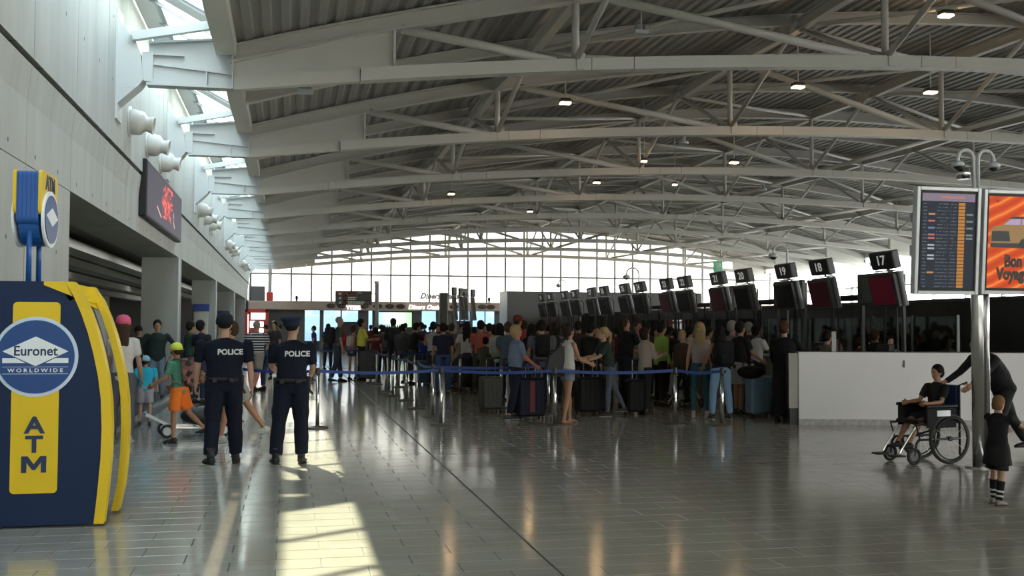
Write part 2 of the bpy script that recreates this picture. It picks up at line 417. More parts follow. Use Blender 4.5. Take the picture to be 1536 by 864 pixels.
# edge beams beside the skylights (in lengths between trusses) and skylight glazing
def side_roof(sgn, n0):
    f = (lambda x: x) if sgn > 0 else (lambda x: 2*XC-x)
    eb = sempty('trim_%d' % n0)
    for a, b_ in zip(YT[:-1], YT[1:]):
        mb = MB(); x0, x1 = sorted((f(-1.17), f(-0.86))); mb.box(x0, x1, a+0.06, b_-0.06, 5.90, 6.50)
        x0, x1 = sorted((f(-1.27), f(-1.17))); mb.box(x0, x1, a+0.06, b_-0.06, 6.30, 6.36)
        mb.build('edge_beam', M_edge, eb)
    wn = sempty('window_%d' % n0)
    xa, za, xb, zb = -2.50, 7.22, -1.15, 6.50
    gp = math.atan2(za-zb, xb-xa)
    for a, b_ in zip(YT[:-1], YT[1:]):
        st = (b_-a)/5
        for q in range(5):
            mb = MB(); X0, X1 = f(xa), f(xb)
            mb.add([(X0, a+q*st+.03, za), (X1, a+q*st+.03, zb), (X1, a+(q+1)*st-.03, zb), (X0, a+(q+1)*st-.03, za),
                    (X0, a+q*st+.03, za+.02), (X1, a+q*st+.03, zb+.02), (X1, a+(q+1)*st-.03, zb+.02), (X0, a+(q+1)*st-.03, za+.02)],
                   [(0,1,2,3),(4,7,6,5),(0,4,5,1),(1,5,6,2),(2,6,7,3),(3,7,4,0)])
            mb.build('pane', M_glassr, wn)
            mb = MB(); mb.bar((X0, a+q*st, za+.0), (X1, a+q*st, zb+.0), 0.05, 0.06); mb.build('glazing_bar', M_mull, wn)
    for yt in YT[:-1]:
        mb = MB(); X0, X1 = f(-2.4), f(-1.15)
        mb.add([(X0, yt+.05, 7.10), (X1, yt+.05, 6.42), (X1, yt+.62, 6.42), (X0, yt+.62, 7.10), (X0, yt+.05, 7.30), (X1, yt+.05, 6.60), (X1, yt+.62, 6.60), (X0, yt+.62, 7.30)], [(0,1,2,3),(4,7,6,5),(0,4,5,1),(1,5,6,2),(2,6,7,3),(3,7,4,0)]); mb.build('shadow_beam', M_steelw, wn)  # added beam, sized for the shadow it casts across the floor sun patch
    mb = MB(); x0, x1 = sorted((f(-2.62), f(-2.22))); mb.box(x0, x1, Y0, Y1+.4, 7.12, 7.30); mb.build('head_rail', M_steelw, wn)
    mb = MB(); x0, x1 = sorted((f(-1.30), f(-1.05))); mb.box(x0, x1, Y0, Y1+.4, 6.50, 6.64); mb.build('sill_rail', M_steelw, wn)
side_roof(1, 3); side_roof(-1, 4)  # the second, mirrored skylight is added to let in more light

# ================================================================== trusses
NX = [4.7+5.8*i for i in range(6)]                # lower nodes, 4.7 .. 33.7
NX = [x for x in NX if x < XR-2.5]
ordn = ['nearest', 'second', 'third', 'fourth', 'fifth', 'sixth', 'seventh', 'eighth', 'last, ninth']
def truss_parts():
    P = []
    brk = [-0.9, 1.08, 4.95, 5.7, 11.15, 11.85, 16.95, 17.65, 22.7, 23.4, 28.4, 29.1, 32.3, 34.3]
    for a, b_ in zip(brk[:-1], brk[1:]):
        mb = MB(); K = max(1, int((b_-a)/0.9)); h = 0.21; w = 0.26 if a > 0 else 0.16
        xs = [a+0.006+(b_-a-0.012)*i/K for i in range(K+1)]
        poly = [(x, zl(x)) for x in xs]+[(x, zl(x)+h) for x in reversed(xs)]
        for i in range(K):
            x0, x1 = xs[i], xs[i+1]
            mb.add([(x0, -w/2, zl(x0)), (x1, -w/2, zl(x1)), (x1, w/2, zl(x1)), (x0, w/2, zl(x0)), (x0, -w/2, zl(x0)+h), (x1, -w/2, zl(x1)+h), (x1, w/2, zl(x1)+h), (x0, w/2, zl(x0)+h)],
                   [(0,3,2,1),(4,5,6,7),(0,1,5,4),(1,2,6,5),(2,3,7,6),(3,0,4,7)])
        P.append(('lower_chord', mb.mesh('lower_chord', M_steel)))
    mb = MB(); K = 34; xs = [-0.95+(34.35+0.95)*i/K for i in range(K+1)]
    for i in range(K):       # upper chord: an I-section
        x0, x1 = xs[i], xs[i+1]
        for w, ha, hb in ((0.22, 0, 0.03), (0.03, 0.03, 0.26), (0.22, 0.26, 0.29)):
            mb.add([(x0, -w/2, zu(x0)+ha), (x1, -w/2, zu(x1)+ha), (x1, w/2, zu(x1)+ha), (x0, w/2, zu(x0)+ha), (x0, -w/2, zu(x0)+hb), (x1, -w/2, zu(x1)+hb), (x1, w/2, zu(x1)+hb), (x0, w/2, zu(x0)+hb)],
                   [(0,3,2,1),(4,5,6,7),(0,1,5,4),(1,2,6,5),(2,3,7,6),(3,0,4,7)])
    P.append(('upper_chord', mb.mesh('upper_chord', M_steel)))
    for s_ in (0, 1):
        g = (lambda x: x) if s_ == 0 else (lambda x: 2*XC-x)
        mb = MB(); xs = [-0.95, 0.3, 1.63]
        poly = [(g(x), zl(x)+0.2) for x in xs]+[(g(x), zu(x)+0.02) for x in reversed(xs)]
        mb.prism(poly, 'y', -0.02, 0.02); mb.box(*sorted((g(1.61), g(1.65))), -0.09, 0.09, zl(1.63)+.15, zu(1.63)+.03)
        P.append(('web_plate', mb.mesh('web_plate', M_steel)))
    for x in NX:
        mb = MB(); mb.path([(x, 0, zl(x)+0.1), (x, 0, zu(x)+0.1)], 0.065, 10)
        P.append(('post', mb.mesh('post', M_steel, True)))
        mb = MB(); mb.box(x-0.02, x+0.12, -0.16, 0.16, zl(x)+0.02, zl(x)+0.30); P.append(('node_plate', mb.mesh('node_plate', M_steel)))
    ends = [1.75]+[x+0.55 for x in NX]
    for a, b_ in zip(ends[:-1], NX):
        if b_ > XC+2: break
        mb = MB(); mb.path([(a, 0, zu(a)+0.02), (b_-0.35, 0, zl(b_-.35)+0.2)], 0.075, 10)
        P.append(('diagonal', mb.mesh('diagonal', M_steel, True)))
    for b_, a in zip(NX, [x-0.55 for x in NX[1:]]+[31.65]):
        if b_ < XC-3: continue
        mb = MB(); mb.path([(b_+0.35, 0, zl(b_+.35)+0.2), (a, 0, zu(a)+0.02)], 0.075, 10)
        P.append(('diagonal', mb.mesh('diagonal', M_steel, True)))
    return P
TP = truss_parts()
for k, yt in enumerate(YT):
    j = k-5
    if j < -2: continue
    nm = {-2: 'steel roof truss behind the camera, furthest back of the row', -1: 'steel roof truss just above and behind the cash machine, out of frame'}.get(j)
    lab = nm or ('arched grey steel roof truss, %s of the row crossing the hall' % ordn[min(j, 8)])
    t = thing('roof_truss', lab, 'roof truss', (0, yt, 0), 0, 'roof trusses across the hall')
    for n_, me in TP: inst(n_, me, t)

# bracing between the trusses: a rib under the deck, struts from each mid-bay node
def bay_parts():
    P = []; D = 6.87/2
    mb = MB(); K = 30; xs = [-0.85+(34.25+0.85)*i/K for i in range(K+1)]
    for i in range(K):
        x0, x1 = xs[i], xs[i+1]
        for w, ha, hb in ((0.16, -0.26, -0.235), (0.02, -0.235, -0.04), (0.16, -0.04, -0.015)):
            mb.add([(x0, -w/2, zd(x0)+ha), (x1, -w/2, zd(x1)+ha), (x1, w/2, zd(x1)+ha), (x0, w/2, zd(x0)+ha), (x0, -w/2, zd(x0)+hb), (x1, -w/2, zd(x1)+hb), (x1, w/2, zd(x1)+hb), (x0, w/2, zd(x0)+hb)],
                   [(0,3,2,1),(4,5,6,7),(0,1,5,4),(1,2,6,5),(2,3,7,6),(3,0,4,7)])
    P.append(('rib', mb.mesh('rib', M_steel)))
    for x in NX:
        zm = zd(x)-0.30
        for s_ in (-1, 1):
            mb = MB(); mb.path([(x, 0, zm), (x, s_*(D-0.1), zl(x)+0.22)], 0.055, 8); P.append(('strut', mb.mesh('strut', M_steel, True)))
            mb = MB()
            a = Vector((x, 0, zm)); b_ = Vector((x, s_*(D-0.06), zu(x)+0.12))
            d = (b_-a).normalized(); u = Vector((1, 0, 0)); w_ = u.cross(d)
            for wu, h0, h1 in ((0.17, -0.13, -0.105), (0.02, -0.105, 0.105), (0.17, 0.105, 0.13)):
                vs = [p+u*(sx*wu/2)+w_*(hh*(1 if w_.z > 0 else -1)) for p in (a, b_) for sx, hh in ((-1, h0), (1, h0), (1, h1), (-1, h1))]
                mb.add(vs, [(0,3,2,1),(4,5,6,7),(0,1,5,4),(1,2,6,5),(2,3,7,6),(3,0,4,7)])
            P.append(('purlin', mb.mesh('purlin', M_steel)))
            if x+5.8 <= NX[-1]+0.1:
                x2 = x+5.8
                mb = MB(); mb.path([(x, 0, zm), ((x+x2)/2, s_*D/2, (zm+zu(x2)+.1)/2-.02), (x2, s_*(D-0.1), zu(x2)+0.08)], 0.05, 8)
                P.append(('roof_brace', mb.mesh('roof_brace', M_steel, True)))
        mb = MB(); mb.path([(x, 0, zm-.1), (x, 0, zm+.25)], [0.11, 0.11], 10); P.append(('hub', mb.mesh('hub', M_steel, True)))
    return P
BP = bay_parts()
for k in range(3, len(YT)-1):
    j = k-5
    lab = {-2: 'roof bracing bay behind the camera', -1: 'roof bracing bay above the cash machine, before the nearest truss'}.get(j) or \
        'roof rib with slanting tube braces between the %s truss and the one beyond it' % ordn[j].replace('last, ', '')
    t = thing('roof_bracing', lab, 'roof bracing', (0, YT[k]+6.87/2, 0), 0, 'bracing between the roof trusses')
    for n_, me in BP: inst(n_, me, t)

# ================================================================== left wall
wl = sempty('wall_left')
XW = -2.70
def cpanel(name, y0, y1, z0, z1, xf, xb, m, par, top=None):
    g = 0.008
    if top is None: MB().box(xb, xf, y0+g, y1-g, z0, z1).build(name, m, par)
PT = 2.272
yj = [14.0+PT*i for i in range(-15, 27)]
for a, b_ in zip(yj[:-1], yj[1:]):
    # upper panel
    MB().box(-3.1, WL, a+.01, b_-.01, 4.42, 7.15).build('concrete_panel', M_conc, wl)
    # beam band with the slanting lip above it
    mb = MB(); mb.prism([(-3.62, 3.32), (XW, 3.32), (XW, 3.98), (WL-0.02, 4.34), (WL-0.02, 4.36), (-3.62, 4.36)], 'y', a+.006, b_-.006)
    mb.build('concrete_panel', M_conc, wl)
    if b_ < 14.1:
        MB().box(-3.62, XW, a+.01, b_-.01, 0, 3.31).build('concrete_panel', M_conc, wl)
MB().box(-3.5, -2.78, Y0, 76, 3.4, 7.1).build('wall_core', M_dark, wl)
MB().box(-3.5, -3.1, Y0, 13.9, 0.0, 3.4).build('pier_core', M_dark, wl)
for i, yc in enumerate([27.1+13.63*k for k in range(4)]):
    t = thing('concrete_column', 'square concrete column under the left wall beam, %s from the cash machine' % ['first', 'second', 'third', 'fourth'][i], 'column', (0, yc, 0), 0)
    MB().box(-3.55, XW+0.0, 0.0, 0.9, 0.0, 3.315).build('shaft', M_conc2, t)
    MB().box(XW+0.002, XW+0.03, -0.02, 0.10, 0.0, 3.30).build('lit_edge', M_steelw, t)  # pale strip painted in for the lit line of the column front
# side hall behind the columns
struct(MB().box(-12.2, -12.0, 10, 76, 0, 3.7).build('wall_side', M_conc2))
struct(MB().box(-12.1, -3.62, -20, 76, 3.62, 3.75).build('ceiling_side', M_soff))
struct(MB().box(-12.1, -3.5, 9.8, 10.0, 0, 3.7).build('wall_side_near', M_soff))
for i, (xb, z0, z1) in enumerate(((-4.25, 3.18, 3.36), (-5.6, 3.20, 3.40), (-7.4, 3.22, 3.46), (-9.6, 3.25, 3.5))):
    t = tag(MB().box(xb-0.5, xb, 10.2, 75, z0, z1).build('ceiling_baffle', mat('baffle_white', (.80, .80, .78), .6)), 'long grey ceiling baffle of the side hall, %s from the columns' % ['nearest', 'second', 'third', 'fourth'][i], 'ceiling baffle')
for i, (yy, xx) in enumerate([(23, -8.6), (26, -8.6), (30, -8.6), (36, -8.6), (44, -8.6), (30, -6.6), (38, -6.6), (52, -6.6)]):
    t = thing('ceiling_light', 'small square ceiling light of the dark side hall', 'ceiling light', (xx, yy, 3.46), 0, 'square lights in the side hall ceiling')
    MB().box(-.2, .2, -.2, .2, 0.12, 0.16).build('frame', M_steelw, t); MB().box(-.16, .16, -.16, .16, 0.09, 0.12).build('diffuser', M_lampw, t)

t = tag(MB().box(-3.45, -2.95, 27.0+13.63-.06+.02, 27.0+13.63+0.09, 1.0, 2.35).build('notice_board', mat('notice_white', (.55, .56, .55), .6)), 'white notice board on the second concrete column', 'notice board')
MB().box(-3.48, -2.90, 27.0+13.63-.07, 27.0+13.63+.0, 2.15, 2.42).build('header', mat('notice_blue', (.03, .07, .30), .5), t)
t = tag(MB().box(-3.45, -2.95, 27.0+27.26-.02, 27.0+27.26+0.09, 1.0, 2.3).build('notice_board', MATS['notice_white']), 'white notice board on the third concrete column', 'notice board')
MB().box(-3.48, -2.90, 27.0+27.26-.05, 27.0+27.26+.0, 2.1, 2.35).build('header', MATS['notice_blue'], t)

# wall brackets carrying the trusses
def bracket_parts():
    P = []
    mb = MB(); mb.box(-2.66, -2.61, -0.22, 0.26, 4.80, 6.50); P.append(('wall_plate', mb.mesh('wall_plate', M_steelw)))
    mb = MB(); mb.prism([(-2.62, 6.42), (-2.58, 6.30), (-2.37, 6.04), (-2.29, 5.85), (-2.24, 5.42), (-2.30, 5.33), (-2.62, 5.03)], 'y', -0.2, 0.2)
    P.append(('corbel', mb.mesh('corbel', M_steelw)))
    for s_ in (-1,):
        for (x, z) in ((-2.55, 5.28), (-2.46, 5.29), (-2.38, 5.30), (-2.46, 5.98), (-2.38, 5.98)):
            mb = MB(); mb.path([(x, s_*0.2, z), (x, s_*0.215, z)], 0.014, 6); P.append(('bolt', mb.mesh('bolt', M_steel)))
    mb = MB(); mb.prism([(-2.27, 5.42), (-2.27, 5.86), (-2.12, 5.88), (-2.12, 5.40)], 'y', -0.12, 0.12); P.append(('hinge_block', mb.mesh('hinge_block', M_steelw)))
    mb = MB(); mb.prism([(-2.14, 5.40), (-0.9, 5.40), (-0.9, 6.12), (-1.17, 6.14), (-2.18, 6.02), (-2.18, 5.88), (-2.14, 5.86)], 'y', -0.015, 0.015); P.append(('web', mb.mesh('web', M_steelw)))
    mb = MB(); mb.box(-2.2, -0.9, -0.12, 0.12, 5.36, 5.40); mb.bar((-2.18, 0, 6.03), (-1.1, 0, 6.15), 0.18, 0.03); P.append(('flange', mb.mesh('flange', M_steelw)))
    mb = MB(); mb.bar((-2.14, 0, 5.70), (-0.9, 0, 5.60), 0.13, 0.02); mb.box(-2.12, -1.65, -0.09, 0.09, 5.84, 5.86)
    mb.box(-1.32, -1.30, -0.1, 0.1, 5.38, 5.63); mb.box(-2.13, -2.11, -0.1, 0.1, 5.38, 5.88); mb.box(-0.93, -0.9, -0.1, 0.1, 5.38, 6.0)
    P.append(('stiffener', mb.mesh('stiffener', M_steelw)))
    mb = MB(); mb.bar((-2.40, -0.25, 6.06), (-1.17, -0.25, 6.32), 0.12, 0.13); P.append(('tie_beam', mb.mesh('tie_beam', M_steelw)))
    return P
BR = bracket_parts()
for k, yt in enumerate(YT):
    j = k-5
    if j < -1: continue
    lab = 'out of frame white steel bracket before the first visible one' if j < 0 else 'white steel wall bracket holding the %s roof truss at the left wall' % ordn[j].replace('last, ', '')
    t = thing('wall_bracket', lab, 'bracket', (0, yt, 0), 0, 'steel brackets along the left wall')
    for n_, me in BR: inst(n_, me, t)
# mirrored end supports on the right
for k, yt in enumerate(YT):
    j = k-5
    if j < 0: continue
    t = thing('wall_bracket', 'far side steel bracket at the right wall under the %s truss' % ordn[j].replace('last, ', ''), 'bracket', (2*XC, yt, 0), PI, 'steel brackets along the right wall')
    for n_, me in BR: inst(n_, me, t)

# air nozzles: three in every second bay
def nozzle():
    mb = MB(); mb.lathe([(0.20, 0.0), (0.215, 0.05), (0.205, 0.16), (0.19, 0.22), (0.15, 0.25), (0.12, 0.28), (0.135, 0.36), (0.15, 0.40), (0.135, 0.40), (0.11, 0.30), (0.02, 0.28)], 20)
    return mb
nb = nozzle(); me_noz = nb.mesh('nozzle_bell', M_nozzle, True)
me_nr = MB().lathe([(0.25, -0.02), (0.25, 0.03), (0.20, 0.03)], 20).mesh('wall_collar', M_nozzle, True)
me_nd = MB().lathe([(0.10, 0.285), (0.11, 0.29)], 16).mesh('throat', M_black)
gi = 0
for bay in (0, 2, 4, 6):
    for q, dy in enumerate((1.25, 3.5, 5.6)):
        t = thing('air_nozzle', 'round white air nozzle on the left wall, %s of the three after the %s bracket' % (['first', 'middle', 'last'][q], ['first', 'third', 'fifth', 'seventh'][bay//2]), 'air nozzle',
                  (WL, YT[5+bay]+dy, 5.03), 0, 'air nozzles on the left wall')
        R_ = (0, PI/2+0.12, -0.3)
        for n_, me in (('nozzle_bell', me_noz), ('wall_collar', me_nr), ('throat', me_nd)):
            inst(n_, me, t, (0, 0, 0), (0, PI/2, 0) if n_ == 'wall_collar' else (0, PI/2+.15, 0))

# advertising screen on the left wall
t = thing('wall_screen', 'wide black framed advertising screen with red scrawl on the left concrete wall', 'screen', (XW, 20.05, 3.62))
MB().rbox(0.0, 0.14, 0, 6.3, 0, 1.06, 0.02).build('casing', M_black, t)
m_ad = mat('ad_picture', (.008, .008, .012), .5, spec=.12, emit=(0.16, 0.145, 0.19), estr=0.07)
MB().box(0.14, 0.146, 0.06, 6.24, 0.05, 1.01).build('display', m_ad, t)
m_adr = mat('ad_red', (.3, .02, .02), .4, emit=(0.75, 0.08, 0.06), estr=0.16)
m_adp = mat('ad_pink', (.3, .1, .1), .4, emit=(0.6, 0.35, 0.4), estr=0.18)
rr = random.Random(3)
mb = MB()
for s_ in range(22):
    yy = 2.2+rr.random()*1.7; zz = .45+rr.random()*.4; pts = [(0.15, yy, zz)]
    for q in range(5): yy += rr.uniform(-.28, .34); zz += rr.uniform(-.2, .18); pts.append((0.15, yy, max(.25, min(.93, zz))))
    mb.path(pts, (0.02), 4)
for v in range(len(mb.v)): mb.v[v] = (0.148+(mb.v[v][0]-0.15)*0.1, mb.v[v][1], mb.v[v][2])
mb.build('red_scrawl', m_adr, t)
mb = MB(); mb.path([(0.148, 4.4, .5), (.148, 4.55, .42), (.148, 4.5, .3), (.148, 4.7, .2)], .03, 4); mb.path([(0.148, 1.5, .35), (.148, 2.2, .2)], .02, 4)
for v in range(len(mb.v)): mb.v[v] = (0.148+(mb.v[v][0]-0.148)*0.1, mb.v[v][1], mb.v[v][2])
mb.build('pink_writing', m_adp, t)

# ================================================================== right, far and near ends
wr = sempty('wall_right')
MB().box(WR, WR+0.3, Y0, 76, 0, 2.3).build('dado', M_conc2, wr)
MB().box(WR, WR+0.3, Y0, 76, 6.4, 7.3).build('upper_band', M_steelw, wr)
w2 = sempty('window_2')
for i in range(30):
    a = Y0+i*3.0
    MB().box(WR+.1, WR+.12, a+.05, a+2.95, 2.3, 6.4).build('pane', M_glass, w2)
    MB().box(WR+.02, WR+.22, a-.05, a+.05, 2.3, 6.4).build('mullion', M_mull, w2)
MB().box(WR+.04, WR+.2, Y0, 73, 4.2, 4.28).build('transom', M_mull, w2)
# slanting roller blinds seen outside the side glazing
M_glasse = glassmat('tinted_end_glass', (0.44, 0.445, 0.435))
M_glassn = glassmat('near_end_glass', (0.70, 0.70, 0.68))
def end_wall(yy, num, zsill, nm):
    M_glasse = MATS['tinted_end_glass' if nm == 'far' else 'near_end_glass']
    w = sempty('window_%d' % num); PW = 1.335
    xs = [0.12-2*PW+PW*i for i in range(29)]
    xs = [-2.62]+[x for x in xs if -2.3 < x < WR-.2]+[WR]
    for a, b_ in zip(xs[:-1], xs[1:]):
        top = lambda x: (zd(min(max(x, XL), XR))+.02 if XL < x < XR else 6.4)
        rows = [(zsill, 5.08), (5.12, None)]
        MB().box(a+.03, b_-.03, yy, yy+.02, zsill, 5.08).build('pane', M_glasse, w)
        ta, tb = top(a+.03), top(b_-.03)
        mb = MB(); mb.prism([(a+.03, 5.14), (b_-.03, 5.14), (b_-.03, tb), (a+.03, ta)], 'y', yy, yy+.02); mb.build('pane', M_glasse, w)
        MB().box(b_-.055, b_+.055, yy-.06, yy+.10, zsill, max(tb, ta)).build('mullion', M_mull, w)
    MB().box(-2.62, WR, yy-.05, yy+.08, 5.05, 5.15).build('transom', M_mull, w)
    MB().box(-2.62, WR, yy-.08, yy+.12, zsill-.08, zsill).build('sill', M_mull, w)
    return w
end_wall(72.3, 1, 3.2, 'far')
end_wall(Y0-.1, 5, 3.0, 'near')  # unseen end behind the camera; high sill and tint set for fill light
MB().box(-2.7, WR, Y0-.2, Y0, 0, 2.92).build('lower_wall', M_conc2, sempty('wall_near'))
# arched closing beam along the far roof edge
mb = MB(); K = 30
for i in range(K):
    x0, x1 = -0.9+35.2*i/K, -0.9+35.2*(i+1)/K
    mb.add([(x0, 72.2, zd(x0)-.3), (x1, 72.2, zd(x1)-.3), (x1, 72.5, zd(x1)-.3), (x0, 72.5, zd(x0)-.3), (x0, 72.2, zd(x0)), (x1, 72.2, zd(x1)), (x1, 72.5, zd(x1)), (x0, 72.5, zd(x0))],
           [(0,3,2,1),(4,5,6,7),(0,1,5,4),(1,2,6,5),(2,3,7,6),(3,0,4,7)])
struct(mb.build('trim_5', M_edge))
# wall pieces closing the far ends over side hall
struct(MB().box(-12, -2.62, 76, 76.2, 0, 7.2).build('wall_end_left', M_darkgrey))
# ================================================================== far shops (below the end glazing)
YS = 70.0
def fx(px): return atY(px, 470, YS).x
fa = tag(MB().rbox(fx(372), fx(1200), YS-.3, YS+2.2, 2.66, 3.22, .03).build('shop_fascia', M_fascia), 'long bronze fascia band above the far shops', 'fascia')
for i, px in enumerate((496, 512, 546, 566, 584, 600, 680, 722, 735)):
    mb = MB(); mb.lathe([(0.30, 0), (0.24, 0.05), (0.02, 0.06)], 14, Matrix.Translation((fx(px), YS-.3, 2.92)) @ Matrix.Rotation(PI/2, 4, 'X') @ Matrix.Scale(.55, 4, (0, 1, 0)))
    mb.build('vent', mat('vent_dark', (.06, .04, .035), .6), fa)
wsh = sempty('window_6')
for a, b_, z0 in ((458, 481, .6), (487, 513, 1.0), (515, 540, 1.9), (638, 660, .6), (668, 676, .6), (692, 712, 2.0), (714, 735, 1.6), (736, 750, 1.6), (556, 562, .6)):
    MB().box(fx(a), fx(b_), YS+2.0, YS+2.03, z0, 2.66).build('pane', M_glassb, wsh)
dk = [(372, 458, 0), (481, 487, 0), (513, 515, 0), (540, 556, 0), (562, 638, 0), (660, 668, 0), (676, 692, 0), (712, 714, 0), (735, 736, 0)]
wf = sempty('wall_far')
for a, b_, z0 in dk: MB().box(fx(a), fx(b_), YS+1.9, YS+2.1, 0, 2.66).build('shop_partition', M_darkgrey, wf)
for a, b_, z1 in ((458, 481, .6), (487, 513, 1.0), (515, 540, 1.9), (638, 660, .6), (668, 676, .6), (692, 712, 2.0), (714, 735, 1.6), (736, 750, 1.6), (556, 562, .6)):
    MB().box(fx(a), fx(b_), YS+1.95, YS+2.08, 0, z1).build('shop_partition', M_dark, wf)
MB().box(fx(750), WR, YS+1.9, YS+2.1, 0, 3.2).build('shop_partition', M_darkgrey, wf)
MB().box(-4, fx(372), YS+1.9, YS+2.1, 0, 3.2).build('shop_partition', M_darkgrey, wf)
# bar screen: a wide lit picture with bottles in front
t = thing('bar_screen', 'wide lit blue and green picture screen behind the far bar', 'screen', (fx(594), YS+1.7, 0))
w = (fx(622)-fx(566))/2
MB().box(-w-.1, w+.1, -.02, .1, 1.05, 2.66).build('casing', M_dark, t)
m = mat('bar_picture', (.1, .1, .1), .4, emit=(.42, .68, .80), estr=0.22)
n = m.node_tree.nodes; l = m.node_tree.links; g = n.new('ShaderNodeTexCoord'); sx = n.new('ShaderNodeSeparateXYZ'); r_ = n.new('ShaderNodeValToRGB')
l.new(g.outputs['Generated'], sx.inputs[0]); l.new(sx.outputs['X'], r_.inputs[0]); l.new(r_.outputs[0], n['Principled BSDF'].inputs['Emission Color'])
r_.color_ramp.elements[0].color = (.30, .62, .95, 1); r_.color_ramp.elements[1].color = (.35, .75, .35, 1); e = r_.color_ramp.elements.new(.55); e.color = (.75, .90, .75, 1)
MB().box(-w, w, -.04, -.02, 1.55, 2.55).build('picture', m, t)
mb = MB(); mb.box(-w, w*.0, -.05, -.03, 1.1, 1.4); mb.box(w*.05, w*.45, -.05, -.03, 1.1, 1.4)
mb.build('lit_shelf', mat('lit_shelf', (.6, .6, .6), .5, emit=(.9, .95, 1), estr=.3), t)
for i in range(14):
    q = tag(inst('bottle', None or (me_bt if i else (me_bt := MB().lathe([(.05, 0), (.05, .2), (.02, .26), (.018, .36)], 8).mesh('bottle', M_black, True))), None, (fx(594)-w+.25+i*.29*w/2.6, YS+1.6, 1.42)), 'dark bottle on the far bar shelf before the lit picture', 'bottle', 'bottles on the far bar shelf')
MB().box(-w-.1, w+.1, -.2, 0, 1.39, 1.42).build('shelf', M_dark, t)
# red framed shop at the far left
t = thing('red_shop_front', 'red framed lit shop front at the far end of the left wall', 'shop front', (fx(388), 66.0, 0))
h = (atY(408, 470, 66).x-atY(373, 470, 66).x)/2
mb = MB(); mb.box(-h, -h+.15, 0, .3, 0, 2.6); mb.box(h-.18, h, 0, .3, 0, 2.6); mb.box(-h, h, 0, .3, 2.45, 2.62); mb.build('frame', M_red, t)
MB().box(-h+.15, h-.18, .25, .3, 0, 2.45).build('backing', mat('shop_backing', (.22, .06, .06), .6), t)
mb = MB(); m = mat('shop_light', (.9, .9, .9), .5, emit=(1, .97, .95), estr=.4)
for (a, b_, c, d) in ((-.35, .5, 2.0, 2.4), (-.4, -.1, 1.5, 1.9), (.1, .4, 1.55, 1.85), (.15, .42, 1.2, 1.45), (-.62, -.5, 1.2, 2.3)): mb.box(a, b_, .2, .25, c, d)
mb.build('lit_display', m, t)
tag(MB().rbox(atY(376, 440, 70.2).x, atY(397, 440, 70.2).x, 70.2, 71, 3.22, atY(385, 429, 70.2).z, .03).build('grey_box', M_darkgrey), 'dark grey boxed unit on top of the far fascia by the left wall', 'box unit')
tag(MB().rbox(atY(399.5, 440, 70.1).x, atY(409.5, 440, 70.1).x, 70.1, 70.7, 3.22, atY(404, 438, 70.1).z, .03).build('red_box', M_red), 'small red box on top of the far fascia', 'box unit')
tag(MB().box(atY(402, 440, 71).x, atY(406, 440, 71).x, 71, 71.4, 3.2, 5.9).build('grey_post', M_grey), 'grey post before the far glazing beside the red box', 'post')
for px, y in ((445, 450), (566.5, 448), (752-18, 447)):
    p = atY(px, y, 69.8)
    t = tag(MB().lathe([(.06, 0), (.06, .1), (.09, .14), (.09, .30), (.03, .36)], 10).build('fascia_speaker', M_black, smooth=True), 'small dark speaker standing on the far fascia at %s' % {445: 'its left end', 566.5: 'the tall pole', 734: 'its right end'}[px], 'speaker'); t.location = (p.x, 69.9, 3.22)
# lettering over the far shops
m_let = mat('silver_letter', (.14, .14, .14), .5); m_letw = mat('lit_letter', (.8, .8, .8), .4, emit=(1, 1, 1), estr=.25)
def shopsign(px, y, s, size, m, lab, Y=69.55, sx=1.0, shear=.3):
    p = atY(px, y, Y)
    t = tag(inst('shop_sign', textmesh(s, size, m, ext=.02, bold=size*.04, shear=shear, sx=sx), None, p, UP), lab, 'sign')
    if size < .45:
        for xx in (-1.2, -.1, 1.1) if s[0] == 'D' else (-.4, .3): MB().box(xx, xx+.04, -.02, .02, -(69.72-Y), 0).build('standoff', M_grey, t)
    if s == 'Diners Oasis' and size > .45: MB().box(-2.0, 2.0, 3.221-p.z, 3.235-p.z, -.05, .05).build('sign_rail', M_grey, t); [MB().box(xx, xx+.03, 3.225-p.z, -.1, -.02, .0).build('standoff', M_grey, t) for xx in (-1.3, -.2, .9, 1.5)]
    return t
shopsign(659, 444.5, 'Diners Oasis', .50, m_let, 'grey script shop name standing above the far fascia', Y=69.9, sx=.98)
shopsign(636, 461, 'Diners Oasis', .40, m_letw, 'white lit script shop name on the far fascia', Y=69.3)
shopsign(530, 462, 'YTEEE', .36, m_letw, 'white lit letters on the fascia below the direction board', Y=69.6, shear=0, sx=.95)
# direction sign on its pole
t = thing('direction_sign', 'dark hanging direction board with arrows and round symbols on a pole', 'sign', (atY(565, 470, 48).x, 48.0, 0))
MB().lathe([(.09, 0), (.09, 3.55), (.11, 3.56), (.11, 3.66)], 12).build('pole', M_silver, t, True)
xl = atY(503, 447, 48).x-t.location.x; xr = atY(557.5, 447, 48).x-t.location.x; zt = atY(530, 436.5, 48).z; zb = atY(530, 457, 48).z
MB().rbox(xl, xr, -.08, .06, zb, zt, .02).build('board', mat('sign_dark', (.035, .04, .035), .5), t)
mb = MB(); mb.bar((xr, 0, zt-.1), (0, 0, zt-.1), .04, .04); mb.build('arm', M_silver, t)
mr = mat('sign_red', (.5, .08, .06), .5); mw = mat('sign_white', (.7, .7, .68), .5)
mb = MB(); mb.box(xl+.05, xl+.95, -.086, -.08, zt-.2, zt-.06); mb.build('red_strip', mat('sign_darkred', (.22, .02, .02), .5), t)
